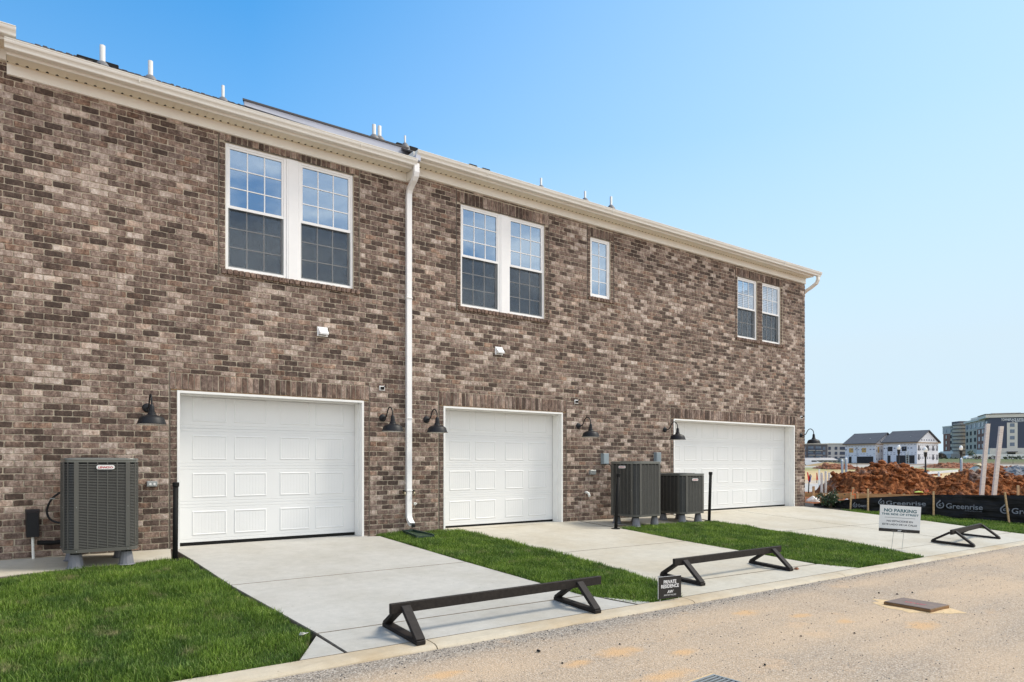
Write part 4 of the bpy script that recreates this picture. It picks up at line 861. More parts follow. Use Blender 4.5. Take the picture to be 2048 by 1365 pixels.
    me = txt('LENNOX', .033, .0012, shear=.3); me.materials.clear(); me.materials.append(M['red']); me.name = 'lettering'
    lo_ = ob('lettering', me, bo_p, (-.012,-.0052,-.0115)); lo_.rotation_euler = (math.pi/2,0,0)
    ar = MB().add([(.058,-.0052,.013),(.064,-.0052,.013),(.080,-.0052,0),(.064,-.0052,-.013),(.058,-.0052,-.013),(.070,-.0052,0)], [(0,5,2,1),(5,4,3,2)]); ar.build('arrow_mark', M['red'], bo_p)
    return t_
ac_unit('tall louvred air conditioner nearest the camera, left of the left garage door', .865, 9.45, .134, 1.25, gz, (.895,'front',1.14))
ac_unit('tall louvred air conditioner behind a leaning black post, right of the middle garage door', 10.14, 9.25, .13, 1.215, gz, (9.63,'side',1.105))
ac_unit('short grey louvred air conditioner in front of the left edge of the double garage door', 11.50, 9.25, .125, .965, gz, (11.50,'front',.835), wid=.76)

# ---- small fittings on the wall
def fbox(label, x0, x1, z0, z1, dpt, mat, cat='electrical box', name='electrical_box', lid=True, grp=None):
    t_ = thing(name, label, cat, ((x0+x1)/2, D, z0), group=grp); w_ = x1-x0; h = z1-z0
    MB().box(-w_/2,w_/2,-dpt,0,0,h,.004).build('body', mat, t_)
    if lid: MB().box(-w_/2+.008,w_/2-.008,-dpt-.008,-dpt-.0005,.012,h-.006,.003).build('cover', mat, t_)
    return t_
t_ = fbox('grey outdoor socket box between the nearest air conditioner and the left garage door', 1.475,1.60,.865,.94,.05,M['grey'],'socket','outdoor_socket', grp='grey socket boxes on the brick')
MB().box(-.062,.062,-.066,-.059,.008,.066,.002).build('clear_cover', M['grey'], t_); MB().lathe((-.02,0,0),[(0,0)],3); 
for s_ in (-.025,.025): q = MB(); q.m = Matrix.Translation((s_,-.067,.037))@Matrix.Rotation(math.pi/2,4,'X'); q.lathe((0,0,0),[(0,.003),(.015,.003),(.016,0)],14).build('socket_face', M['signwhite'], t_)
fbox('grey outdoor socket box on the brick right of the middle garage door', 9.64,9.80,.94,1.04,.05,M['grey'],'socket','outdoor_socket', grp='grey socket boxes on the brick')
t_ = fbox('blue grey disconnect box left of the tall air conditioner behind the leaning post', 9.975,10.13,1.16,1.385,.09,M['bluegrey'], grp='disconnect boxes')
MB().tube([(.06,-.05,.03),(.12,-.06,.0),(.20,-.09,-.08),(.25,-.16,-.22),(.27,-.3,-.35)], .010, 8).build('cable', M['blackm'], t_, smooth=True)
fbox('blue grey disconnect box above the short air conditioner', 11.60,11.75,1.20,1.42,.09,M['bluegrey'], grp='disconnect boxes')
for x, z, lb in ((4.975,2.435,'small white camera mount on the brick above the left garage door corner'),(9.29,2.435,'small white camera mount on the brick above the middle garage door corner'),(17.55,2.435,'small white camera mount on the brick near the house corner')):
    t_ = fbox(lb, x-.05,x+.05,z-.04,z+.04,.012,M['signwhite'],'bracket','wall_bracket',False,grp='small camera mounts on the brick')
    MB().box(-.03,.03,-.03,-.012,.018,.062).build('socket_hole', M['blackm'], t_); MB().tube([(.0,-.02,.04),(.03,-.06,.07),(.045,-.06,.095)], .008, 6).build('cable_end', M['blackm'], t_)
for x, s_, lb in ((5.355,-1,'brass garden tap left of the white downspout'),(5.535,1,'brass garden tap right of the white downspout')):
    t_ = thing('garden_tap', lb, 'tap', (x, D, .69), group='garden taps beside the downspout'); 
    MB().tube([(0,0,0),(0,-.07,0),(0,-.09,-.012),(0,-.10,-.055)], [.014,.014,.015,.012], 8).build('spout', M['brass'], t_, smooth=True)
    q = MB(); q.m = Matrix.Translation((0,-.06,.03)); q.lathe((0,0,0), [(0,.006),(.026,.006),(.028,0),(.0,-.03)], 10).build('handle', M['black'], t_)
t_ = thing('pipe_stub', 'short white pipe stub in the brick between downspout and middle door', 'pipe', (5.60,D,.49)); MB().tube([(0,0,0),(0,-.04,0)], .014, 8).box(-.03,.01,-.004,0,-.03,.02).build('pipe', M['pvc'], t_)
t_ = thing('pipe_elbow', 'white curved pipe outlet low on the wall right of the middle door', 'pipe', (9.54,D,.58)); MB().tube([(0,0,0),(.0,-.05,.0),(.015,-.085,-.02),(.02,-.10,-.06),(.02,-.10,-.09)], .026, 12).build('pipe', M['pvc'], t_, smooth=True)
t_ = thing('lineset_cover', 'black pipe cover box low on the wall left of the big air conditioner', 'pipe cover', (.20,D,.0))
MB().add([(-.075,-.02,.60),(.075,-.02,.60),(.06,-.13,.57),(-.06,-.13,.57),(-.07,0,.27),(.07,0,.27),(.062,-.13,.27),(-.062,-.13,.27),(-.075,0,.61),(.075,0,.61)], [(0,3,2,1),(3,7,6,2),(8,0,1,9),(1,2,6,5,9),(0,8,4,7,3),(4,5,6,7)]).build('cover', M['black'], t_)
MB().tube([(.0,-.07,.28),(.002,-.08,.2),(.008,-.085,-.01)], .016, 10).build('drain_pipe', M['pvc'], t_)
MB().tube([(.05,-.06,.19),(.2,-.09,.185),(.36,-.12,.19),(.6,-.2,.2)], .028, 10).build('insulated_line', M['blackm'], t_, smooth=True)
t_ = thing('cable_whip', 'grey flexible conduit looping between the wall and the big air conditioner', 'conduit', (.49,D-.1,.0))
P = [(.08,-.05,.86),(-.04,-.04,.80),(-.11,-.02,.72),(-.15,0,.60),(-.13,0,.50),(-.06,-.02,.44),(.04,-.05,.43),(.12,-.1,.45)]; P = [Vector(p) for p in P]
for _ in range(2):
    Q = [P[0]]
    for a, b in zip(P, P[1:]): Q += [a.lerp(b,.25), a.lerp(b,.75)]
    P = Q+[P[-1]]
MB().tube(P, .0125, 8).build('conduit', M['black'], t_, smooth=True)
q = MB(); q.box(-.115,-.06,-.045,.0,.735,.75).build('clip', M['grey'], t_)
# splash block
t_ = thing('splash_block', 'dark green plastic splash block on the grass under the downspout', 'splash block', (5.43,D-.05,.0), 0)
def sb(y0, y1, w0, w1): return [(-w0,y0),(w0,y0),(w1,y1),(-w1,y1)]
MB().prism([(-.10,-.02),(-.15,-.62),(.15,-.62),(.10,-.02)], -.03, lambda x,y: .012+.02*y).build('tray', M['green'], t_)
for s_ in (-1,1): MB().prism([(s_*.09,-.02),(s_*.14,-.62),(s_*.165,-.62),(s_*.115,-.02)][::s_], -.03, lambda x,y: .055+.06*y).build('side', M['green'], t_)
MB().prism([(-.10,-.02),(-.10,.0),(.10,0),(.10,-.02)][::-1], -.03, .055).build('back', M['green'], t_)
o = MB().box(-.10,.10,-.08,.08,-.01,.012,.005).build('drain_cover', M['iron']); o.location = (9.62,9.55,gz(9.55)+.0); tag(o, 'small round dark drain cover on the slab by the leaning post', 'drain cover')

# ---- black posts at the lawn corners
def post(base, top, label, cap=.038):
    t_ = thing('bollard_pipe', label, 'post', base, group='black pipe posts at the lawn corners'); tv = Vector(top)-Vector(base)
    MB().tube([(0,0,-.1),tuple(tv*.96)], .032, 16).build('pipe', M['blackm'], t_, smooth=True)
    MB().tube([tuple(tv*.945),tuple(tv*.95),tuple(tv*.995),tuple(tv)], [.037,.040,.040,.034], 16).build('cap', M['blackm'], t_, smooth=False)
    MB().lathe((0,0,-.02), [(.09,0),(.085,.03),(.035,.035)], 14).build('base_ring', M['blackm'], t_)
post((1.666,9.537,-.053),(1.675,9.535,.945),'upright black pipe post at the corner of the left lawn')
post((9.255,9.317,-.065),(9.38,9.36,.985),'black pipe post leaning right in front of the tall air conditioner')
post((12.05,9.318,-.065),(12.16,9.36,.99),'black pipe post leaning right beside the short air conditioner')

# ================================================================== BARRIERS
def barrier(label, c, x0, x1, f0, f1, halfy, ztop, rz=0):
    t_ = thing('low_barrier', label, 'barrier', c, rz, 'low dark wooden barriers across the driveways'); zb = 0
    MB().box(x0,x1,-.02,.02,ztop-.089,ztop,.005).build('rail', M['barrier'], t_)
    for fx in (f0, f1):
        fr = ob('trestle', None, t_)
        def bar(p, q, name, th=.036):
            p = Vector(p); q = Vector(q); d_ = (q-p).normalized(); nrm = Vector((1,0,0)).cross(d_); V = []
            for e in (p, q):
                for a, b in ((-.043,-th/2),(.043,-th/2),(.043,th/2),(-.043,th/2)): V.append(e+Vector((1,0,0))*a+nrm*b)
            o = MB().add([tuple(v) for v in V], [(0,1,2,3),(7,6,5,4),(0,4,5,1),(1,5,6,2),(2,6,7,3),(3,7,4,0)]).build(name, M['barrier'], fr)
            m_ = o.modifiers.new('bevel', 'BEVEL'); m_.width = .004; m_.segments = 1; o.location.x = fx; return o
        sl = .056
        bar((0,-halfy,.02-halfy*sl), (0,halfy,.02+halfy*sl), 'foot')
        bar((0,-halfy+.018,.035-halfy*sl), (0,-.040,ztop-.03), 'brace')
        bar((0,halfy-.018,.035+halfy*sl), (0,.040,ztop-.055), 'brace')
        b2 = MB()
        for z in (ztop-.06,.07): b2.box(-.012,-.004,-.02-halfy*.9*(1-z/ztop)-.045,-.0,z-.004,z+.004)
    return t_
barrier('low dark wooden barrier nearest the camera, across the left driveway', (3.78,5.30,gz(5.30)), -1.19,1.26,-1.065,.925,.325,.285)
barrier('low dark wooden barrier across the middle driveway, behind the small black sign', (7.70,5.60,gz(5.60)), -1.14,1.14,-.985,.90,.325,.285)
barrier('low dark wooden barrier farthest away, on the double driveway right of the white sign', (14.62,5.36,gz(5.36)), -1.0,.99,-.90,.90,.34,.27, math.radians(6.5))

# ================================================================== SIGNS
p = at(1799.5,1038.5,11.6); t_ = thing('yard_sign', 'white no parking yard sign with teal lettering on thin wire legs', 'sign', p, -TH+math.radians(-13)+0)
t_.rotation_euler = (0, math.radians(3.0), -TH-math.radians(14))
MB().box(-.315,.315,-.003,.003,-.225,.225).build('board', M['signwhite'], t_)
MB().box(-.315,.315,-.0042,-.0032,-.225,-.172).build('black_band', M['signblack'], t_)
lettering('NO PARKING', .074, M['teal'], t_, (.0,-.0045,.115), bold=.0022, width=.50)
lettering('THIS SIDE OF STREET', .045, M['teal'], t_, (.0,-.0045,.060), bold=.0012, width=.57)
MB().box(-.235,.235,-.0045,-.0035,.016,.0205).build('rule', M['inkdark'], t_)
lettering('NO ESTACIONE EN', .040, M['inkdark'], t_, (.0,-.0045,-.055), bold=.0009, width=.40)
lettering('ESTE LADO DE LA CALLE', .040, M['inkdark'], t_, (.0,-.0045,-.112), bold=.0009, width=.53)
lettering('AW', .034, M['ink'], t_, (.0,-.0050,-.212), bold=.001, shear=.3)
lettering('ASHTON', .016, M['inkgrey'], t_, (-.085,-.0050,-.205)); lettering('WOODS', .016, M['inkgrey'], t_, (.085,-.0050,-.205))
MB().tube([(-.08,.004,-.20),(-.10,.004,-.545)], .0032, 6).tube([(.075,.004,-.20),(.06,.004,-.545)], .0032, 6).tube([(-.09,.004,-.24),(.075,.004,-.24)], .0028, 6).build('wire_stake', M['grey'], t_)
t_ = thing('yard_sign', 'small black private residence sign at the kerb end of the grass strip', 'sign', (5.775,4.985,-.16)); t_.rotation_euler = (0,0,math.radians(-9))
MB().box(-.158,.158,-.003,.003,-.118,.118).build('board', M['signblack'], t_); MB().box(-.161,-.1585,-.003,.003,-.118,.120).box(-.1585,.158,-.003,.003,.1185,.1205).build('board_edge', M['signwhite'], t_)
lettering('PRIVATE', .053, M['ink'], t_, (0,-.0045,.042), bold=.0014, width=.175); lettering('RESIDENCE', .053, M['ink'], t_, (0,-.0045,-.004), bold=.0014, width=.245)
lettering('AW', .045, M['ink'], t_, (0,-.0045,-.062), bold=.0010, shear=.3); lettering('ASHTON WOODS', .022, M['ink'], t_, (0,-.0045,-.090), width=.17)
MB().tube([(-.13,.003,-.11),(-.13,.003,-.21)], .0025, 6).tube([(.13,.003,-.11),(.13,.003,-.21)], .0025, 6).build('wire_stake', M['pvc'], t_)

# ================================================================== ROAD FITTINGS
t_ = thing('utility_cover', 'raised rusty rectangular iron cover standing proud in the road', 'cover', (7.80,3.34,RZ), math.radians(-3))
MB().box(-.20,.20,-.24,.24,-.02,.034,.004).build('frame', M['rust'], t_); MB().box(-.195,.195,-.235,.235,.0345,.040,.003).build('lid', M['iron'], t_)
lettering('SEWER', .07, M['red'], t_, (0,.0,.0405), rot=(0,0,math.radians(90)), bold=.001)
rr_ = random.Random(8); pts = [(math.cos(a)*.36*q+.0, math.sin(a)*.42*q) for a, q in [(2*math.pi*i/24, rr_.uniform(.8,1.15)) for i in range(24)]]
MB().add([(0,0,.012)]+[(x,y,.002) for x,y in pts], [(0,i+1,(i+1)%24+1) for i in range(24)]).build('sand_surround', M['sand'], t_)
t_ = thing('drain_grate', 'grey slotted drain grate sunk in sand at the bottom edge of the road', 'drain grate', (3.92,2.93,RZ+.004), math.radians(4))
MB().box(-.22,.22,-.22,.22,-.03,.0).build('surround', M['sand'], t_)
MB().box(-.18,-.16,-.18,.18,.0005,.012).box(.16,.18,-.18,.18,.0005,.012).box(-.16,.16,-.18,-.16,.0005,.012).box(-.16,.16,.16,.18,.0005,.012).build('frame', M['grey'], t_)
for k in range(9): MB().box(-.158,.158,-.15+k*.035,-.15+k*.035+.016,.0005,.010).build('bar', M['grey'], t_)
MB().box(-.158,.158,-.158,.158,-.005,.0003).build('pit', M['blackm'], t_)
mb = MB(); rr_ = random.Random(3); mb.add([(rr_.uniform(-.05,.05), rr_.uniform(-.05,.05), rr_.uniform(0,.06)) for _ in range(9)], [(0,1,2),(2,3,4),(4,5,6),(6,7,8),(1,3,5),(0,4,7)]); o = mb.build('plastic_scrap', M['sheet']); o.location = (1.97,5.62,gz(5.6)+.01); tag(o, 'crumpled clear plastic scrap at the lawn corner by the driveway', 'litter')

# ================================================================== SILT FENCE
sf = thing('silt_fence', 'black plastic silt fence with pale printed brand, held by wooden stakes', 'fence', (0,0,0))
FP = [(17.95,10.35,-.03,.05),(18.03,9.9,-.04,.12),(18.12,9.42,-.08,.21),(18.28,8.95,-.09,.27),(18.50,8.25,-.13,.33),(18.75,7.60,-.17,.385),(18.98,6.80,-.21,.40),(19.20,6.0,-.26,.42),(19.45,5.0,-.33,.42),(19.75,3.8,-.38,.44)]
def fence_pt(s_):
    s_ = max(0, min(len(FP)-1.0001, s_)); i = int(s_); f = s_-i; a, b = FP[i], FP[i+1]; return [a[k]*(1-f)+b[k]*f for k in range(4)]
NS, NZ = 150, 14; V = []
for i in range(NS+1):
    s_ = (len(FP)-1)*i/NS; x, y, z0, z1 = fence_pt(s_)
    for j in range(NZ+1):
        f = j/NZ; z = z0-.05+(z1-z0+.05)*f; wv = .020*mnoise.noise((s_*1.8, f*3.2-s_*.5, 0))+.010*mnoise.noise((s_*5, f*7, 3)); V.append((x-wv*1.6, y-wv*.5, z))
F = [(i*(NZ+1)+j,(i+1)*(NZ+1)+j,(i+1)*(NZ+1)+j+1,i*(NZ+1)+j+1) for i in range(NS) for j in range(NZ)]
MB().add(V, F).build('fabric', M['silt'], sf, smooth=True)
for px, yt, yb, s_, lean in [(1701,985,1021,2,.012),(1736,978,1024,3,0),(1867,983,1034,5,0),(2016,985,1048,6.9,-.05)]:
    x, y, z0, z1 = fence_pt(s_); Zd = dep(x, y); b = at(px, yb, Zd-.06); t2 = at(px, yt, Zd-.06); b.z = min(b.z, z0)
    q = MB(); u = Vector((RT[0],RT[1],0)); f_ = Vector((FW[0],FW[1],0)); V = []
    for e, dx in ((Vector((b.x,b.y,z0-.08)), -lean*.8),(t2, lean*1.5)):
        for a, c in ((-1,-1),(1,-1),(1,1),(-1,1)): V.append(tuple(e+u*(a*.019+dx)+f_*c*.014))
    q.add(V, [(0,1,2,3),(7,6,5,4),(0,4,5,1),(1,5,6,2),(2,6,7,3),(3,7,4,0)]).build('stake', M['lumber'], sf)
def fence_print(s0, s1, zf, hgt, withtext=True, frac=1.0):
    """drop-shaped logo and word laid on the fabric between two positions along it"""
    a = Vector(fence_pt(s0)[:2]); b = Vector(fence_pt(s1)[:2]); Ln = (b-a).length; ang = math.atan2(b.y-a.y, b.x-a.x)
    x0, y0, z0, z1 = fence_pt(s0); base = z0+(z1-z0)*zf; out = .05
    nx_, ny_ = math.sin(ang), -math.cos(ang)
    if nx_*(-x0)+ny_*(-y0) < 0: nx_, ny_ = -nx_, -ny_
    e = ob('print', None, sf, (a.x+nx_*out, a.y+ny_*out, base)); e.rotation_euler = (0, 0, ang)
    zr = (fence_pt(s1)[2]+ (fence_pt(s1)[3]-fence_pt(s1)[2])*zf)-base
    e.rotation_euler = (0, -math.atan2(zr, Ln), ang)
    lg = MB(); R_ = hgt*.62; n = 22; th = R_*.30
    o_, i_ = [], []
    for k in range(n+1):
        q = math.radians(115+ (335)*k/n*.90); rr = R_*(1.0 if k < n*.8 else 1.0)
        o_.append((rr*math.cos(q), -.001, rr*math.sin(q))); i_.append(((rr-th)*math.cos(q), -.001, (rr-th)*math.sin(q)))
    o_[0] = (-.05*R_, -.001, R_*1.55); i_[0] = (.15*R_, -.001, R_*1.15)
    V = o_+i_; lg.add(V, [(k,k+1,k+1+n+1,k+n+1) for k in range(n)])
    r2 = R_*.36; o2 = [(r2*math.cos(math.radians(60+270*k/12)), -.001, r2*math.sin(math.radians(60+270*k/12))) for k in range(13)]; i2 = [(v[0]*.35, -.001, v[2]*.35) for v in o2]; i2[0] = (.0,-.001,.1*R_); o2[0] = (R_*.55,-.001,R_*.62)
    lg.add(o2+i2, [(k,k+1,k+14,k+13) for k in range(12)])
    o = lg.build('logo', M['siltprint'], e); o.location = (R_, 0, hgt*.5)
    if withtext:
        o = lettering('Greenrise', hgt*1.28, M['siltprint'], e, (R_*2.35, -.001, 0), bold=.0022, width=Ln-R_*2.5, align='LEFT')
        o = lettering('INFRASTRUCTURE', hgt*.2, M['siltprint'], e, (Ln*.62, -.001, -hgt*.36), width=Ln*.36, align='LEFT')
fence_print(2.15,2.95,.30,.09); fence_print(3.25,4.75,.50,.115); fence_print(5.05,6.22,.42,.14); fence_print(6.62,7.7,.36,.15)

# ================================================================== BUILDING SITE
def heap(label, base_pts, Z, px0, px1, hfun, depth_m, name, mat, seed, clods=900, cat='dirt heap', clod_r=(.025,.20), rough=.30):
    """rounded heap: hfun(u) gives the crest pixel height for u in 0..1 across px0..px1"""
    t_ = thing(name, label, cat, tuple(at((px0+px1)/2, 0, Z).xy)+(-.4,)); ox, oy, oz = t_.location
    NU, NV = 210, 80; V = []; r = random.Random(seed)
    for j in range(NV+1):
        v = j/NV*2-1
        for i in range(NU+1):
            u = i/NU; Zl = Z+v*depth_m; base = at(px0+(px1-px0)*u, 0, Z); dirv = Vector((FW[0],FW[1],0)); p = Vector((base.x,base.y,0))+dirv*v*depth_m
            crest = CAMZ-(hfun(u)-HY)/FPX*Z; prof = max(0, 1-abs(v)**1.5)
            g0 = terr(p.x, p.y)-.05 if Z > 60 else -.42; z = g0+max(0, crest-g0)*prof
            k = min(1, prof*3)*min(1, min(u,1-u)*12+.15)
            z += k*(rough*mnoise.fractal((p.x*1.6,p.y*1.6,seed), 1.0, 2.0, 4)*.55+ .22*abs(mnoise.noise((p.x*2.7,p.y*2.7,seed+2)))+.10*mnoise.noise((p.x*8,p.y*8,seed)))
            V.append((p.x-ox, p.y-oy, z-oz))
    F = [(j*(NU+1)+i,j*(NU+1)+i+1,(j+1)*(NU+1)+i+1,(j+1)*(NU+1)+i) for j in range(NV) for i in range(NU)]
    MB().add(V, F).build('mound', mat, t_, smooth=True)
    cl = MB(); ico = [(0,0,1),(.894,0,.447),(.276,.851,.447),(-.724,.526,.447),(-.724,-.526,.447),(.276,-.851,.447),(.724,.526,-.447),(-.276,.851,-.447),(-.894,0,-.447),(-.276,-.851,-.447),(.724,-.526,-.447),(0,0,-1)]
    fi = [(0,1,2),(0,2,3),(0,3,4),(0,4,5),(0,5,1),(1,6,2),(2,7,3),(3,8,4),(4,9,5),(5,10,1),(2,6,7),(3,7,8),(4,8,9),(5,9,10),(1,10,6),(11,7,6),(11,8,7),(11,9,8),(11,10,9),(11,6,10)]
    for _ in range(clods):
        i = r.randint(2, NU-2); j = r.randint(1, int(NV*.6)); p = V[j*(NU+1)+i]; s_ = clod_r[0]+(clod_r[1]-clod_r[0])*r.random()**4
        cl.add([(p[0]+x*s_*r.uniform(.6,1.3), p[1]+y*s_*r.uniform(.6,1.3), p[2]+z*s_*r.uniform(.4,.9)+s_*.1) for x,y,z in ico], fi)
    stuff(cl.build('clods', mat, t_)); return t_
def lerp_tab(tab): return lambda u: float(np.interp(u, [a for a,_ in tab], [b for _,b in tab]))
h1 = lerp_tab([(0,985),(.06,966),(.13,950),(.25,945),(.38,931),(.45,929.5),(.55,930),(.68,936),(.76,944),(.85,955),(1,972)])
heap('tall ragged heap of red clay behind the silt fence, nearest the house', None, 30, 1653, 1885, lambda u: h1(u)+2.5, 2.6, 'clay_heap', M['dirt'], 3, 1000)
h2 = lerp_tab([(0,980),(.12,962),(.28,947),(.38,943.5),(.5,945),(.62,955),(.75,952),(.86,948),(1,950)])
heap('lower heap of red clay behind the two tall white posts', None, 28.5, 1838, 2150, lambda u: h2(u)+2.0, 2.2, 'clay_heap', M['dirt'], 9, 1000)
h3 = lerp_tab([(0,958),(.3,940),(.45,934),(.6,936),(1,952)])
heap('smooth grey gravel pile in the right background', None, 44, 1970, 2110, h3, 3.2, 'gravel_pile', M['gravelgrey'], 14, 500, cat='gravel pile', clod_r=(.02,.07), rough=.05)
stuff_cl = stones(2500, 18.4, 27, 8.5, 18, .03, .11, 'clay_crumbs', 77, zoff=.0, pw=3); stuff(stuff_cl); stuff_cl.data.materials[0] = M['dirt']; stuff_cl['label'] = 'crumbs of red clay on the bare ground behind the silt fence'
for k_, (Z_, a_, b_, y_, dm_, lb_) in enumerate(((118,1930,2120,937.5,5,'long low brown ridge of earth across the field at the right'),(150,1862,1990,928.5,6,'low dark earth bank in front of the hotel lawn'),(96,1735,1860,943,3,'low brown spoil ridge beyond the tall clay heap'),(140,1640,1700,931.5,5,'low earth ridge in front of the far apartment block'))):
    r_ = random.Random(k_+5); tab_ = [(i/10., y_+r_.uniform(-1.2,1.8)+(7 if i in (0,10) else 0)) for i in range(11)]
    q_ = heap(lb_, None, Z_, a_, b_, lerp_tab(tab_), dm_, 'earth_ridge', M['dirt'] if k_ % 2 == 0 else M['soot'], 60+k_, 260, cat='earth ridge', clod_r=(.1,.6), rough=.5)
# formwork boards
def plank(pa, pb, za, zb, th, name, mat, parent, hgt):
    a = Vector(pa); b = Vector(pb); d_ = (b-a).normalized(); n_ = Vector((-d_.y,d_.x,0))*th/2; V = [a-n_,b-n_,b+n_,a+n_]; V = [tuple((v.x,v.y,z)) for v,z in zip(V,(za,zb,zb,za))]+[tuple((v.x,v.y,z+hgt)) for v,z in zip(V,(za,zb,zb,za))]
    return MB().add(V, [(3,2,1,0),(4,5,6,7),(0,1,5,4),(1,2,6,5),(2,3,7,6),(3,0,4,7)]).build(name, mat, parent)
fm = thing('formwork', 'long low timber form board standing on edge in front of the clay heap', 'form board', (0,0,0))
a = at(1600,0,27.5); b = at(1712,0,27.0); c = at(1840,0,26.2)
plank((a.x,a.y,0),(b.x,b.y,0),-.24,-.24,.045,'board',M['board'],fm,.21); plank((b.x,b.y,0),(c.x,c.y,0),-.24,-.26,.045,'board',M['board'],fm,.21)
for px, yt, yb in ((1627,973,1003),(1706,975,996),(1715,989,1000),(1780,986,995),(1808,988,997),(2036,971,990)):
    Zd = 26.9 if px < 1900 else 24; q = at(px, yt, Zd); q2 = at(px, yb, Zd); u = 2.2/FPX*Zd
    o = MB().box(-u,u,-.02,.02,0,q.z-q2.z+.1).build('timber_peg', M['lumber']); o.location = (q.x,q.y,q2.z-.1); o.rotation_euler = (0,0,-TH)
    tag(o, {1627:'wooden peg at the house corner end of the form board',1706:'taller weathered peg wrapped in orange tape',1715:'short peg just right of the orange tape',1780:'pale peg top above the form board, left of a pair',1808:'pale peg top above the form board, right of a pair',2036:'wooden peg standing in clay at the right edge'}[px], 'peg', 'timber pegs around the form board')
q = at(1703,990,26.6); t_ = thing('orange_tape', 'bright orange marking tape tied round pegs in front of the clay heap', 'tape', q)
u = Vector((RT[0],RT[1],0)); mb = MB()
for p1, p2, wv in (((-.02,0,-.02),(.07,0,.22),.03),((-.04,0,-.02),(.16,0,.02),.028),((.13,0,.02),(.15,0,-.22),.02),((-.05,0,.02),(-.03,0,-.10),.02)):
    A = u*p1[0]+Vector((0,0,p1[2])); B = u*p2[0]+Vector((0,0,p2[2])); k = u*wv if abs(p1[0]-p2[0]) < .12 else Vector((0,0,wv)); f_ = Vector((FW[0],FW[1],0))*.006
    mb.add([tuple(A-f_),tuple(A+k-f_),tuple(B+k-f_),tuple(B-f_),tuple(A+f_),tuple(A+k+f_),tuple(B+k+f_),tuple(B+f_)], [(0,1,2,3),(7,6,5,4),(0,4,5,1),(1,5,6,2),(2,6,7,3),(3,7,4,0)])
mb.build('tape', M['orange'], t_)
def blob(px, py, Zd, sx_, sz_, mat, name, label, cat, seed=1):
    r = random.Random(seed); q = at(px, py, Zd); mb = MB(); n = 9
    V = [(0,0,sz_*.9)]+[(sx_*math.cos(2*math.pi*i/n)*r.uniform(.7,1.2)*k, .12*math.sin(2*math.pi*i/n), sz_*h_*r.uniform(.7,1.1)) for k,h_ in ((.5,.6),(1,0)) for i in range(n)]
    mb.add(V, [(0,1+i,1+(i+1)%n) for i in range(n)]+[(1+i,1+n+i,1+n+(i+1)%n,1+(i+1)%n) for i in range(n)]); o = mb.build(name, mat); o.location = q; o.rotation_euler = (0,0,-TH); return tag(o, label, cat)
blob(1625,1012,22,.35,.36,M['sheet'],'sheeting','crumpled pale sheeting on the ground between house corner and shrub','sheeting',2)
blob(1676,1012,22,.55,.16,M['sheet'],'sheeting','low white sheeting on the ground right of the shrub','sheeting',4)
blob(1694,1009,22,.14,.22,M['sheet'],'sheeting','small peaked scrap of white sheeting near the orange tape','sheeting',5)
blob(1838,985,25,.16,.05,M['hiviz'],'lime_tape','scrap of lime yellow tape lying behind the silt fence','tape',6)
blob(1853,984,25,.07,.10,M['orange'],'orange_tape','scrap of orange tape lying just right of the lime one','tape',7)
blob(1835,952,31,.30,.22,M['pebble'] if False else M['sheet'],'rubble','pale rubble lump between the two clay heaps','rubble',8)
# two tall white posts
for (xt,yt),(xb,yb),lb in (((1975.5,848),(1963,992),'left of the two tall leaning white posts in the clay'),((2002.5,853),(1987.5,996),'right of the two tall leaning white posts in the clay')):
    Zd = 25.5; A = at(xt,yt,Zd); B = at(xb,yb,Zd); u = Vector((RT[0],RT[1],0))*.070; f_ = Vector((FW[0],FW[1],0))*.045; V = []
    for e in (B,A):
        for a,c in ((-1,-1),(1,-1),(1,1),(-1,1)): V.append(tuple(e-B+u*a+f_*c))
    o = MB().add(V, [(0,1,2,3),(7,6,5,4),(0,4,5,1),(1,5,6,2),(2,6,7,3),(3,7,4,0)]).build('white_post', M['whitewood']); o.location = B; tag(o, lb, 'post', 'tall white posts')
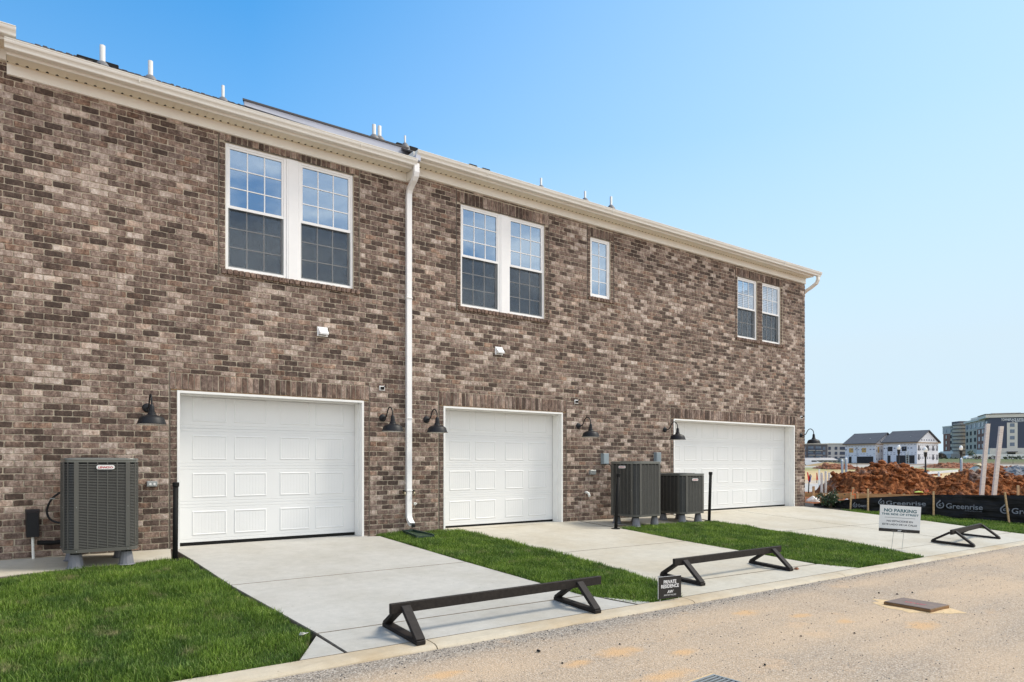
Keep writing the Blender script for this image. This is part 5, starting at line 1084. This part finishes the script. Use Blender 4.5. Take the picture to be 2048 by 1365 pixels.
# white pipe stubs
for k, (px,yt,yb,wpx,Zd) in enumerate(((1638.5,939,958,3,42),(1643.5,946,985,5,30),(1651.5,943,985,4.5,30),(1658.5,946,972,4,34),(1664.5,949,966,3,36),(1878,944,958,4,36))):
    q = at(px,yt,Zd); r_ = wpx/2/FPX*Zd; o = MB().lathe((0,0,0),[(r_,-.02),(r_,0),(r_*.8,0)],10).lathe((0,0,0),[(r_,-(q.z+.55)),(r_,-.02)],10).build('white_pipe', M['pvc'], smooth=True); o.location = q
    tag(o, ['thin white pipe, leftmost of the cluster beyond the house corner','thick white pipe behind the shrub','tall white pipe right of the thick one behind the shrub','white pipe with a dark top beside the clay heap edge','short white pipe touching the clay heap edge','lone white pipe standing between the two clay heaps'][k], 'pipe', 'white pipes standing in the ground')
for k, (px,yt,yb) in enumerate(((1616.5,945,985),(1633.5,946,960))):
    Zd = 28 if k == 0 else 45; q = at(px,yb,Zd); t_ = thing('survey_marker', ['black stake with red and blue ribbons beyond the house corner','small red flag marker left of the white pipes'][k], 'marker', q); hgt = (yb-yt)/FPX*Zd; u = Vector((RT[0],RT[1],0))
    MB().tube([(0,0,-.2),tuple(u*.03+Vector((0,0,hgt*.5))),tuple(u*(.08 if k == 0 else .0)+Vector((0,0,hgt*.9)))], .022, 6).build('stake', M['blackm'], t_)
    def rib(dx0, dx1, z0, z1, wv, mat):
        A = u*dx0+Vector((0,0,z0)); B = u*dx1+Vector((0,0,z1)); K = u*wv; f_ = Vector((FW[0],FW[1],0))*.01
        MB().add([tuple(A-f_),tuple(A+K-f_),tuple(B+K*.4-f_),tuple(B-f_),tuple(A+f_),tuple(A+K+f_),tuple(B+K*.4+f_),tuple(B+f_)], [(0,1,2,3),(7,6,5,4),(0,4,5,1),(1,5,6,2),(2,6,7,3),(3,7,4,0)]).build('ribbon', mat, t_)
    if k == 0: rib(.0,-.05,hgt*.55,hgt,.09,M['redtape']); rib(.03,.12,hgt*.5,hgt*.85,.05,M['bluetape'])
    else: rib(-.03,-.02,0,hgt,.12,M['redtape'])
# horizontal white barrier board beyond the heaps
A = at(1856,946,60); B = at(1915,942,62); o = plank((A.x,A.y,0),(B.x,B.y,0),A.z-.12,B.z-.1,.1,'low_rail',M['sheet'],None,.2); tag(o, 'long low pale rail on the ground beyond the clay heaps', 'rail')
# grey wrapped posts
for k, (px,yt,yb,Zd) in enumerate(((1684.5,922,948,55),(1692.5,919,948,55),(1922.5,919,946,60))):
    q = at(px,yt,Zd); r_ = 2.2/FPX*Zd; t_ = thing('wrapped_post', ['grey post with white cap, left of the close pair behind the clay heap','grey post with white cap, right of the close pair behind the clay heap','grey post below the street lamp near the bending worker'][k], 'post', (q.x,q.y,q.z-1.8), group='grey posts with white caps')
    MB().lathe((0,0,0),[(r_,-.3),(r_,1.8)],10,True).build('sleeve', M['steelpost'], t_, smooth=True); MB().lathe((0,0,1.8),[(r_*.9,0),(r_*.9,r_*.6),(0,r_*1.6)],10).build('cap', M['globe'], t_, smooth=True)
# street lamps
def street_lamp(px, yt, yb, Zd, label, thin=False):
    b = at(px, yb, Zd); tz = at(px, yt, Zd).z-b.z; t_ = thing('street_lamp', label, 'street lamp', b, group='black street lamps beyond the building site')
    s_ = (.35 if thin else 1)
    MB().lathe((0,0,0),[(.16*s_,-.4),(.16*s_,.3),(.10*s_,.45),(.085*s_,tz-1.5*s_),(.10*s_,tz-1.3*s_),(.16*s_,tz-1.2*s_),(.16*s_,tz-1.0*s_),(.2*s_,tz-.75*s_)],12).build('pole', M['black'], t_, smooth=True)
    if thin: MB().box(-.3,.1,-.1,.1,tz-.14,tz).build('lamp_head', M['black'], t_)
    else: MB().lathe((0,0,tz-.75),[(.14,0),(.20,.14),(.22,.30),(.17,.48),(.08,.56),(0,.62)],14).build('globe', M['globe'], t_, smooth=True)
street_lamp(1797.5,888,946,86,'black street lamp with white globe in front of the right unfinished house')
street_lamp(1851,892,949,78,'black street lamp with white globe in front of the gable wall')
street_lamp(1922,889,922,86,'black street lamp with white globe in front of the far hotel')
street_lamp(1714,896,938,120,'thin dark street light in front of the left unfinished house', True)
street_lamp(1775.5,896,934,130,'thin dark street light between the two unfinished houses', True)
street_lamp(2026,906,927,190,'thin dark street light in front of the hotel hedge', True)

# ---- houses in house wrap
def far_house(label, P2px, Zc, dims, zb, eave, ridge_px, phi, boarded):
    t_ = thing('unfinished_house', label, 'house', at(P2px, 0, Zc).xy.to_3d()+Vector((0,0,zb)))
    e1 = Vector(RT).to_3d()*(-math.cos(phi))+Vector(FW).to_3d()*math.sin(phi); e2 = Vector(RT).to_3d()*math.sin(phi)+Vector(FW).to_3d()*math.cos(phi)
    e1.z = e2.z = 0; Ln, Wd = dims; H = eave-zb; rh = ridge_px
    mt = Matrix(((e1.x,e2.x,0,0),(e1.y,e2.y,0,0),(0,0,1,0),(0,0,0,1)))
    def B(): q = MB(); q.m = mt; return q
    B().box(0,Ln,0,Wd,-1,H).build('wall', M['wrap'], t_)
    q = B(); q.add([(0,0,H),(0,Wd,H),(0,Wd/2,H+rh),(.2,0,H),(.2,Wd,H),(.2,Wd/2,H+rh)], [(0,1,2),(3,5,4)]); q.build('gable', M['wrap'], t_)
    q = B(); q.add([(-.5,-.5,H-.05),(Ln+.5,-.5,H-.05),(Ln+.5,Wd/2,H+rh+.15),(-.5,Wd/2,H+rh+.15),(Ln+.5,Wd+.5,H-.05),(-.5,Wd+.5,H-.05)], [(0,1,2,3),(3,2,4,5)]); ro = q.build('roof', M['roofgrey'], t_)
    m_ = ro.modifiers.new('s', 'SOLIDIFY'); m_.thickness = .22
    q = B(); q.box(-.55,-.4,-.5,.0,H-.25,H-.02).box(-.6,Ln+.5,-.62,-.5,H-.28,H-.05).box(-.55,-.45,0,Wd+.4,H-.35,H-.05); q.build('eaves_board', M['rafter'], t_)
    # openings on the long side (front) and on the gable side
    for (a,b,c,d) in ((.14,.28,.58,.80),(.56,.70,.58,.80)): B().box(Ln*(1-b)-.0,Ln*(1-a),-.05,.1,H*c,H*d).build('window', M['osb'] if boarded else M['void'], t_)
    for (a,b) in ((.13,.22),(.40,.93)): B().box(Ln*(1-b),Ln*(1-a),-.06,.1,0,H*.38).build('doorway', M['void'], t_)
    pr = B(); r = random.Random(int(P2px))
    for k in range(10):
        for zf in (.50,.70,.88,.42,.08):
            if r.random() < .75: a = Ln*(k+.3+r.uniform(-.1,.1))/10; pr.box(a,a+Ln*r.choice([.03,.055,.05]),-.055,-.01,H*zf,H*zf+ (.28 if zf == .70 else .10))
    for k in range(9):
        for zf in (.22,.30,.62,.70,.85,.40): 
            a = Wd*(k+.5)/9.3; pr.box(-.055,-.01,a-.22,a+.22,H*zf,H*zf+(.34 if zf in (.22,.62) else .1))
    for k in range(6): a = Wd*(.22+.56*k/5); pr.box(-.055,-.01,a-.22,a+.22,H+rh*.14,H+rh*.14+.38)
    pr.build('wrap_print', M['wrapink'], t_)
    if boarded: B().box(-.06,.05,Wd*.10,Wd*.16,H*.56,H*.84).build('window', M['osb'], t_); B().box(-.06,.05,Wd*.70,Wd*.84,H*.56,H*.84).build('window', M['osb'], t_)
    else:
        for a,b in ((.06,.11),(.42,.54),(.72,.77),(.92,.96)):
            for c,d in ((.60,.84),(.16,.42)):
                if (a,c) == (.42,.16): continue
                B().box(-.06,.05,Wd*a,Wd*b,H*c,H*d).build('window', M['void'], t_)
    q = B()
    for k in range(3): q.box(Ln*(.3+.22*k),Ln*(.3+.22*k)+.25,Wd*.2+k*.4,Wd*.2+k*.4+.3,H+rh*(.4+.05*k),H+rh*(.4+.05*k)+.5)
    q.build('roof_pipe', M['pvc'], t_)
    return t_
far_house('unfinished white wrapped house with open black window holes, right of the pair', 1834, 195, (9.9,11), .9, 7.0, 3.2, math.radians(60), False)
far_house('unfinished white wrapped house with boarded up yellow windows, left of the pair', 1751, 205, (9.9,11), .6, 6.8, 3.1, math.radians(60), True)
A = at(1815,938,150); t_ = thing('ladder', 'aluminium ladder leaning against the open garage of the unfinished house', 'ladder', A, -TH)
hh = 36/FPX*150
for s_ in (-.3,.3): MB().tube([(s_,0,0),(s_+.45,.9,hh)], .07, 5).build('rail', M['grey'], t_)
for k in range(9): MB().box(-.3+.045*k,.3+.045*k,.09*k,.09*k+.06,hh*(k+.6)/10,hh*(k+.6)/10+.07).build('rung', M['grey'], t_)

# ---- far apartment block, left
t_ = thing('apartment_building', 'low grey and navy apartment block seen past the house corner', 'building', at(1650,0,420).xy.to_3d()+Vector((0,0,1)), -TH)
k = 420/FPX; X = lambda p_: (p_-1650)*k; Zz = lambda y: CAMZ-(y-HY)*k-1
MB().box(X(1585),X(1655),0,18,-2,Zz(889)).build('wall', M['hdark'], t_); MB().box(X(1655),X(1693),1,18,-2,Zz(888)).build('wall', M['hgrey'], t_)
MB().box(X(1585),X(1656),-.6,18.5,Zz(889),Zz(887.6)).box(X(1654),X(1694),.4,18.5,Zz(888),Zz(886.8)).build('parapet', M['hwhite'], t_)
for x in (1616,1631):
    for y in (893,902.5,912):
        MB().box(X(x),X(x+10.5),-.25,-.02,Zz(y+8),Zz(y)).build('window', M['bwin'], t_); MB().box(X(x-.8),X(x+12),-1.4,-.3,Zz(y+8.6),Zz(y+7.9)).build('balcony', M['hwhite'], t_); MB().box(X(x-.8),X(x+12),-1.4,-1.3,Zz(y+7.8),Zz(y+4.6)).build('balcony_rail', M['navy'], t_)
for x,w_ in ((1606,5),(1645.5,5),(1658,5),(1671,5),(1681,11)):
    for y in (894,904,913.5): MB().box(X(x),X(x+w_),(-.2 if x < 1655 else .8),.98 if x > 1655 else -.02,Zz(y+6),Zz(y)).build('window', M['navy'] if x > 1655 else M['bwin'], t_)
MB().add([(X(1585),-9,Zz(920.5)),(X(1663),-9,Zz(920.5)),(X(1663),-.5,Zz(915.5)),(X(1585),-.5,Zz(915.5)),(X(1585),-9,Zz(921.5)),(X(1663),-9,Zz(921.5))], [(0,1,2,3),(4,5,1,0)]).build('porch_roof', M['hgrey'], t_)
MB().box(X(1585),X(1662),-8.5,-7,-1.5,Zz(921.8)).box(X(1669),X(1694),-8,-1,-1.5,Zz(917)).build('wall', M['hgrey'], t_)
for x in range(1590,1662,9): MB().box(X(x),X(x+6),-8.8,-8.6,-1.4,Zz(923.4)).build('garage_opening', M['void'], t_)
# ---- hotel on the right
t_ = thing('hotel_building', 'five storey hotel with navy front, pale stair strip and brown side wing', 'building', at(1979,0,310).xy.to_3d()+Vector((0,0,2.8)))
o0 = Vector((t_.location.x,t_.location.y,0)); U = Vector((RT[0],RT[1],0)); Fv = Vector((FW[0],FW[1],0))
def frame(pxa, Za, pxb, Zb):
    """local frame: x along from a to b, y into the building, origin a (relative to the hotel)"""
    a = at(pxa,0,Za); b = at(pxb,0,Zb); a.z = b.z = 0; d_ = (b-a); Ln = d_.length; d_.normalize(); n_ = Vector((-d_.y,d_.x,0))
    if n_.dot(a) < 0: n_ = -n_
    a = a-o0; return Matrix(((d_.x,n_.x,0,a.x),(d_.y,n_.y,0,a.y),(0,0,1,0),(0,0,0,1))), Ln
def hz_(y, Z): return CAMZ-(y-HY)/FPX*Z-2.8
def FB(m_): q = MB(); q.m = m_; return q
m1, Ln = frame(1979,310,2110,300); H = hz_(836,310)
FB(m1).box(0,Ln,0,16,hz_(897,310),H).build('wall', M['navy'], t_); FB(m1).box(-1.5,Ln,-.5,16.5,H,hz_(829.5,310)).build('parapet', M['hwhite'], t_); FB(m1).box(-1.8,Ln,-.8,16.6,hz_(829.5,310)+.01,hz_(828.3,310)).build('roof_edge', M['hdark'], t_)
FB(m1).box(0,Ln,-.3,15,-2,hz_(897,310)).build('wall', M['hwhite'], t_)
px2 = lambda p_: (p_-1979)/FPX*306
FB(m1).box(px2(2008),px2(2025.5),-.3,-.01,hz_(897,310)+.02,hz_(846.5,310)).build('stair_strip', M['hwhite'], t_)
for y in (848,860,873,886): FB(m1).box(px2(2013),px2(2020.5),-.4,-.31,hz_(y+7,310),hz_(y,310)).build('window', M['bwin'], t_)
FB(m1).box(px2(2007),px2(2024),-2.5,-.35,hz_(905,310),hz_(903.6,310)).build('canopy', M['hdark'], t_); FB(m1).box(px2(2008.5),px2(2022),-.4,-.31,-2,hz_(906,310)).build('doorway', M['void'], t_)
me = txt('TOWNEPLACE SUITES', 1.5, .03); me.materials.clear(); me.materials.append(M['ink'])
xs_ = [v.co.x for v in me.vertices]; me.transform(Matrix.Diagonal((px2(2035.5)-px2(1998.5),1,1,1)) @ Matrix.Diagonal((1/(max(xs_)-min(xs_)),1,1,1)))
o = ob('lettering', me, t_); o.matrix_local = m1 @ Matrix.Translation((px2(2017),-.15,hz_(842.8,310))) @ Matrix.Rotation(math.pi/2,4,'X')
me = txt('BY MARRIOTT', .7, .01); me.materials.clear(); me.materials.append(M['ink'])
o = ob('lettering', me, t_); o.matrix_local = m1 @ Matrix.Translation((px2(2026.5),-.15,hz_(845.4,310))) @ Matrix.Rotation(math.pi/2,4,'X')
m2, L2 = frame(1930,356,1979,310.5)
zt = lambda y: hz_(y,333)
Hh = H-.2
FB(m2).box(0,L2*.50,.2,14,-2,Hh*.80).build('wall', M['htan'], t_); FB(m2).box(0,L2*.50,.2,14,Hh*.80,Hh).build('wall', M['hgrey'], t_)
FB(m2).box(L2*.50,L2*.97,.2,14,Hh*.24,Hh*.78).build('wall', M['hbrown'], t_); FB(m2).box(L2*.50,L2*.97,.21,14,Hh*.78,Hh).build('wall', M['hgrey'], t_); FB(m2).box(L2*.50,L2*.97,.1,14,-2,Hh*.24).build('wall', M['hwhite'], t_)
FB(m2).box(-.5,L2*.97,-.6,15,Hh+.01,Hh+1.0).build('roof_edge', M['hwhite'], t_)
FB(m2).box(L2*.05,L2*.9,2,13,Hh+1.0,Hh+2.6).build('parapet', M['hwhite'], t_)
for i in range(4):
    for j, a in enumerate((.06,.22,.40,.58,.72,.86)):
        z = Hh*(.28+.185*i); FB(m2).box(L2*a,L2*(a+.06),.0,.19,z,z+Hh*.105).build('window', M['bwin'] if (i == 3 or j > 2) else M['void'], t_)
for a in (.15,.62,.76): FB(m2).box(L2*a,L2*(a+.05),-.02,.09,.2,2.2).build('window', M['void'], t_)
# round corner tower with balconies
c = at(1922,0,362); c.z = 0; c -= o0
MB().lathe((c.x,c.y,0),[(3.6,-2),(3.6,hz_(846,362)-.5),(0,hz_(846,362)-.4)],20).build('tower', M['htan'], t_, smooth=False)
for i in range(9):
    z = hz_(846,362)*(.12+.10*i); MB().lathe((c.x,c.y,z),[(3.65,0),(4.0,0),(4.0,.45),(3.65,.45)],20).build('balcony', M['hdark'], t_)
m3, L3 = frame(1886.5,378,1917,362)
for a,b,mt_ in ((0,.48,'hbrown'),(.48,.63,'htan'),(.63,.82,'hdark'),(.82,1,'hbrown')):
    FB(m3).box(L3*a,L3*b,.0,12,hz_(903,370),hz_(855,370)*.99).build('wall', M[mt_], t_)
FB(m3).box(-.3,L3*.48,-.2,12.2,hz_(868,372),hz_(855,372)+.2).build('wall', M['hgrey'], t_); FB(m3).box(-.5,L3,-.3,12.3,hz_(855,372)+.21,hz_(853.4,372)+.3).build('roof_edge', M['hwhite'], t_)
FB(m3).box(L3*.5,L3*1.0,.5,11,hz_(855,372)+.4,hz_(844,368)).build('parapet', M['hdark'], t_)
FB(m3).box(-.2,L3,-1.5,12,-2,hz_(903,370)-.02).build('wall', M['hwhite'], t_); FB(m3).box(.5,L3*1.3,-6,-1.6,-2,hz_(908,360)).build('wall', M['hgrey'], t_)
for i in range(4):
    for a,b in ((.20,.27),(.50,.56),(.68,.72),(.76,.80),(.87,.93)): z = hz_(903,370)+ (hz_(855,370)-hz_(903,370))*(.06+.24*i); FB(m3).box(L3*a,L3*b,-.28,-.21 if a < .48 else -.01,z,z+1.7).build('window', M['bwin'] if i == 3 else M['hwhite'] if a < .5 else M['void'], t_)
# retaining wall in front of hotel
m4, L4 = frame(1948,292,2110,285); tag(FB(m4).box(0,L4,0,1,-3,hz_(909,290)).build('boundary_wall', M['sheet']), 'long low white boundary wall in front of the hotel', 'wall'); bpy.data.objects['boundary_wall'].location = t_.location

# ---- vegetation
def leafy(name, c, rx, rz_, n, ls, mat, label, cat, seed, stems=5, holes=.3, group=None, shape=None):
    r = np.random.default_rng(seed); t_ = thing(name, label, cat, c, group=group)
    sm = MB(); rr = random.Random(seed)
    for k in range(stems):
        a = rr.uniform(0,6.28); q = rr.uniform(.2,.75); sm.tube([(0,0,-.05),(math.cos(a)*rx*q*.4,math.sin(a)*rx*q*.4,rz_*.8),(math.cos(a)*rx*q,math.sin(a)*rx*q,rz_*rr.uniform(1.2,1.8))], [rx*.05,rx*.035,rx*.015], 5)
    sm.build('trunk', M['bark'], t_)
    V = []; F = []; T = []; k = 0
    cl = [(r.normal(0,.42,3)) for _ in range(max(6,int(n/40)))]
    while k < n:
        cc = cl[r.integers(len(cl))]; p = cc+r.normal(0,.17,3)
        if np.linalg.norm(p) > 1.05: continue
        if shape == 'cone': p = np.array([p[0]*(1-max(0,p[2])*.6),p[1]*(1-max(0,p[2])*.6),p[2]])
        x, y, z = p[0]*rx, p[1]*rx, (p[2]+1.05)*rz_
        d_ = r.normal(0,1,3); d_ /= np.linalg.norm(d_); e = np.cross(d_, r.normal(0,1,3)); e /= np.linalg.norm(e); s_ = ls*r.uniform(.6,1.3); P = np.array([x,y,z]); b = len(V)
        V += [tuple(P-e*s_*.3),tuple(P+d_*s_*.5-e*s_*.0+e*s_*.32),tuple(P+d_*s_*1.1),tuple(P+d_*s_*.5-e*s_*.34)]; F.append((b,b+1,b+2,b+3)); tt = float(np.clip(r.beta(2,3)*.9+(r.random() < .06)*.4, 0, 1)); T += [tt]*4; k += 1
    me = bpy.data.meshes.new('foliage'); me.from_pydata(V, [], F); me.materials.append(mat); set_attr(me, 'tone', T); ob('foliage', me, t_); return t_
leafy('shrub', (17.92,9.85,gz(9.85)), .36, .25, 900, .055, M['leaf'], 'dark glossy leafed shrub in the mulch bed at the house corner', 'shrub', 5, stems=9)
b = at(1942,918,295); leafy('young_tree', (b.x,b.y,b.z-.3), 1.5, 2.0, 320, .45, M['leaf2'], 'slim young green tree in front of the hotel side wing', 'tree', 8)
for k, px in enumerate((1882,1893,1904,1912)):
    b = at(px,919.5,290); leafy('round_bush', (b.x,b.y,b.z-.3), .9, .65, 120, .35, M['leaf'], 'small round dark bush below the hotel, '+['first','second','third','fourth'][k]+' from the unfinished house', 'bush', 20+k, group='round bushes below the hotel')
for k, px in enumerate((1952,1960,1980,1988,2012,2022,2032,2040)):
    b = at(px,919,280); leafy('hedge_bush', (b.x,b.y,b.z-.4), 1.4, .95, 150, .4, M['leaf3'] if k in (1,2,3) else M['leaf'], 'hedge bush before the white boundary wall, '+['leftmost, beside the parked car','second from the left, reddish','reddish one right of the left post','fourth from the left, reddish','just right of the right post','third from the right edge','second from the right edge','at the right edge of the picture'][k], 'bush', 30+k, group='hedge bushes before the hotel wall')
b = at(1881,921,330); leafy('far_tree', (b.x,b.y,b.z-1), 3.2, 2.6, 500, .7, M['leaf3'], 'brownish tree clump between the unfinished house and the hotel', 'tree', 50)
# distant wood on the horizon
V = []; F = []; T = []; r = np.random.default_rng(4)
for k in range(5200):
    px = r.uniform(1500,2250); Z = r.uniform(620,760); p = at(px,925,Z); z = 1+r.random()*9*(.8+.4*math.sin(px*.11)); s_ = r.uniform(1.2,2.6); d_ = r.normal(0,1,3); d_ /= np.linalg.norm(d_); e = np.cross(d_, (.3,.2,.9)); P = np.array([p.x,p.y,z]); n = len(V)
    V += [tuple(P-e*s_),tuple(P+d_*s_),tuple(P+e*s_),tuple(P-d_*s_)]; F.append((n,n+1,n+2,n+3)); T += [float(r.random())]*4
me = bpy.data.meshes.new('distant_wood'); me.from_pydata(V, [], F); me.materials.append(M['leaf3']); set_attr(me, 'tone', T); o = ob('distant_wood', me); stuff(o); o['label'] = 'distant brownish wood on the horizon'

# ---- cars
def car(label, px, py, Zd, Ln, kind, rz, mat=None):
    t_ = thing('parked_car', label, 'car', at(px,py,Zd), rz); h = 1.45 if kind == 'car' else 1.75
    if kind == 'car': pr = [(-.5,.35),(-.5,.62),(-.47,.72),(-.36,.76),(-.22,.98),(.20,.99),(.36,.72),(.48,.64),(.5,.45),(.5,.2),(-.5,.2)]
    else: pr = [(-.5,.25),(-.5,.95),(-.1,.98),(.16,.98),(.28,.70),(.46,.62),(.5,.5),(.5,.2),(-.5,.2)]
    w_ = .88; n = len(pr); V = [(x*Ln,-w_,z*h) for x,z in pr]+[(x*Ln,w_,z*h) for x,z in pr]
    o = MB().add(V, [tuple(range(n)),tuple(range(2*n-1,n-1,-1))]+[(i,i+n,(i+1)%n+n,(i+1)%n) for i in range(n)]).build('body', mat or M['carwhite'], t_)
    gl = [(-.33,.76),(-.21,.94),(.17,.95),(.29,.74)] if kind == 'car' else [(-.02,.72),(-.02,.92),(.15,.92),(.24,.72)]
    for s_ in (-1,1): MB().add([(x*Ln,s_*(w_+.012),z*h) for x,z in gl], [(0,1,2,3)]).build('side_window', M['void'], t_)
    for x in (-.31,.31):
        for s_ in (-1,1):
            q = MB(); q.m = Matrix.Translation((x*Ln,s_*(w_-.08),.33))@Matrix.Rotation(math.pi/2,4,'X'); q.lathe((0,0,-.11),[(0,0),(.33,0),(.33,.22),(0,.22)],14); wl = q.build('wheel', M['tyre'], t_)
            q = MB(); q.m = Matrix.Translation((x*Ln,s_*(w_+.035),.33))@Matrix.Rotation(math.pi/2,4,'X'); q.lathe((0,0,-.01),[(0,0),(.2,0),(.2,.02),(0,.02)],10).build('rim', M['grey'], wl)
car('white car parked below the hotel side wing', 1939.5,918.5,285,4.7,'car',-TH+math.radians(5))
car('white van parked in front of the far apartment block', 1622,934,175,5.6,'van',-TH+math.radians(-8))
blob(1655,934,170,6.5,1.3,M['sand'],'sand_heap','low tan sand heap in front of the far apartment block','sand heap',12)

# ================================================================== PERSON
def person():
    b = at(1947,950,33); t_ = thing('person', 'worker in pale shirt and wide straw hat bending over behind the clay heap', 'person', (b.x,b.y,-.42), -TH)
    J = {'pel':(-.26,0,.92,.15),'sp':(-.16,0,1.12,.15),'ch':(.02,0,1.34,.165),'nk':(.16,0,1.40,.06),'hd':(.23,0,1.41,.09),'hd2':(.30,0,1.36,.095),
         'shL':(.08,-.19,1.33,.07),'elL':(.30,-.22,1.17,.045),'haL':(.46,-.14,1.04,.032),'shR':(.08,.19,1.33,.07),'elR':(.26,.22,1.10,.045),'haR':(.40,.12,.92,.032),
         'hiL':(-.25,-.11,.87,.10),'knL':(-.02,-.13,.46,.065),'anL':(-.10,-.13,.09,.045),'toL':(.06,-.15,.04,.04),'hiR':(-.25,.11,.87,.10),'knR':(.02,.13,.46,.065),'anR':(-.06,.13,.09,.045),'toR':(.10,.15,.04,.04)}
    ks = list(J); E_ = [('pel','sp'),('sp','ch'),('ch','nk'),('nk','hd'),('hd','hd2'),('ch','shL'),('shL','elL'),('elL','haL'),('ch','shR'),('shR','elR'),('elR','haR'),('pel','hiL'),('hiL','knL'),('knL','anL'),('anL','toL'),('pel','hiR'),('hiR','knR'),('knR','anR'),('anR','toR')]
    # small fingers on each hand
    for s_, hnd in (('L','haL'),('R','haR')):
        x,y,z,_ = J[hnd]
        for f in range(4): J[f'f{s_}{f}'] = (x+.045+.01*(f % 2), y-.025+.017*f, z-.07, .009); E_.append((hnd, f'f{s_}{f}'))
        J[f't{s_}'] = (x-.01, y+(.04 if s_ == 'L' else -.04), z-.05, .010); E_.append((hnd, f't{s_}'))
    ks = list(J)
    me = bpy.data.meshes.new('body'); me.from_pydata([J[k][:3] for k in ks], [(ks.index(a),ks.index(b)) for a,b in E_], []); me.materials.append(M['shirt'])
    o = ob('body', me, t_); m_ = o.modifiers.new('skin','SKIN'); m_.use_smooth_shade = True
    sv = me.skin_vertices[0].data
    for i, k in enumerate(ks): sv[i].radius = (J[k][3],)*2
    sv[0].use_root = True
    s_ = o.modifiers.new('sub','SUBSURF'); s_.levels = 1; s_.render_levels = 2
    q = MB(); q.m = Matrix.Translation((.28,0,1.44))@Matrix.Rotation(math.radians(25),4,'Y'); q.lathe((0,0,0),[(.25,-.02),(.23,0),(.12,.01),(.11,.09),(.06,.12),(0,.125)],20).build('straw_hat', M['straw'], t_, smooth=True)
    q = MB(); q.m = Matrix.Translation((.34,0,1.34)); q.lathe((0,0,0),[(0,-.07),(.05,-.05),(.07,0),(.05,.06)],12).build('face', M['skin'], t_, smooth=True)
person()
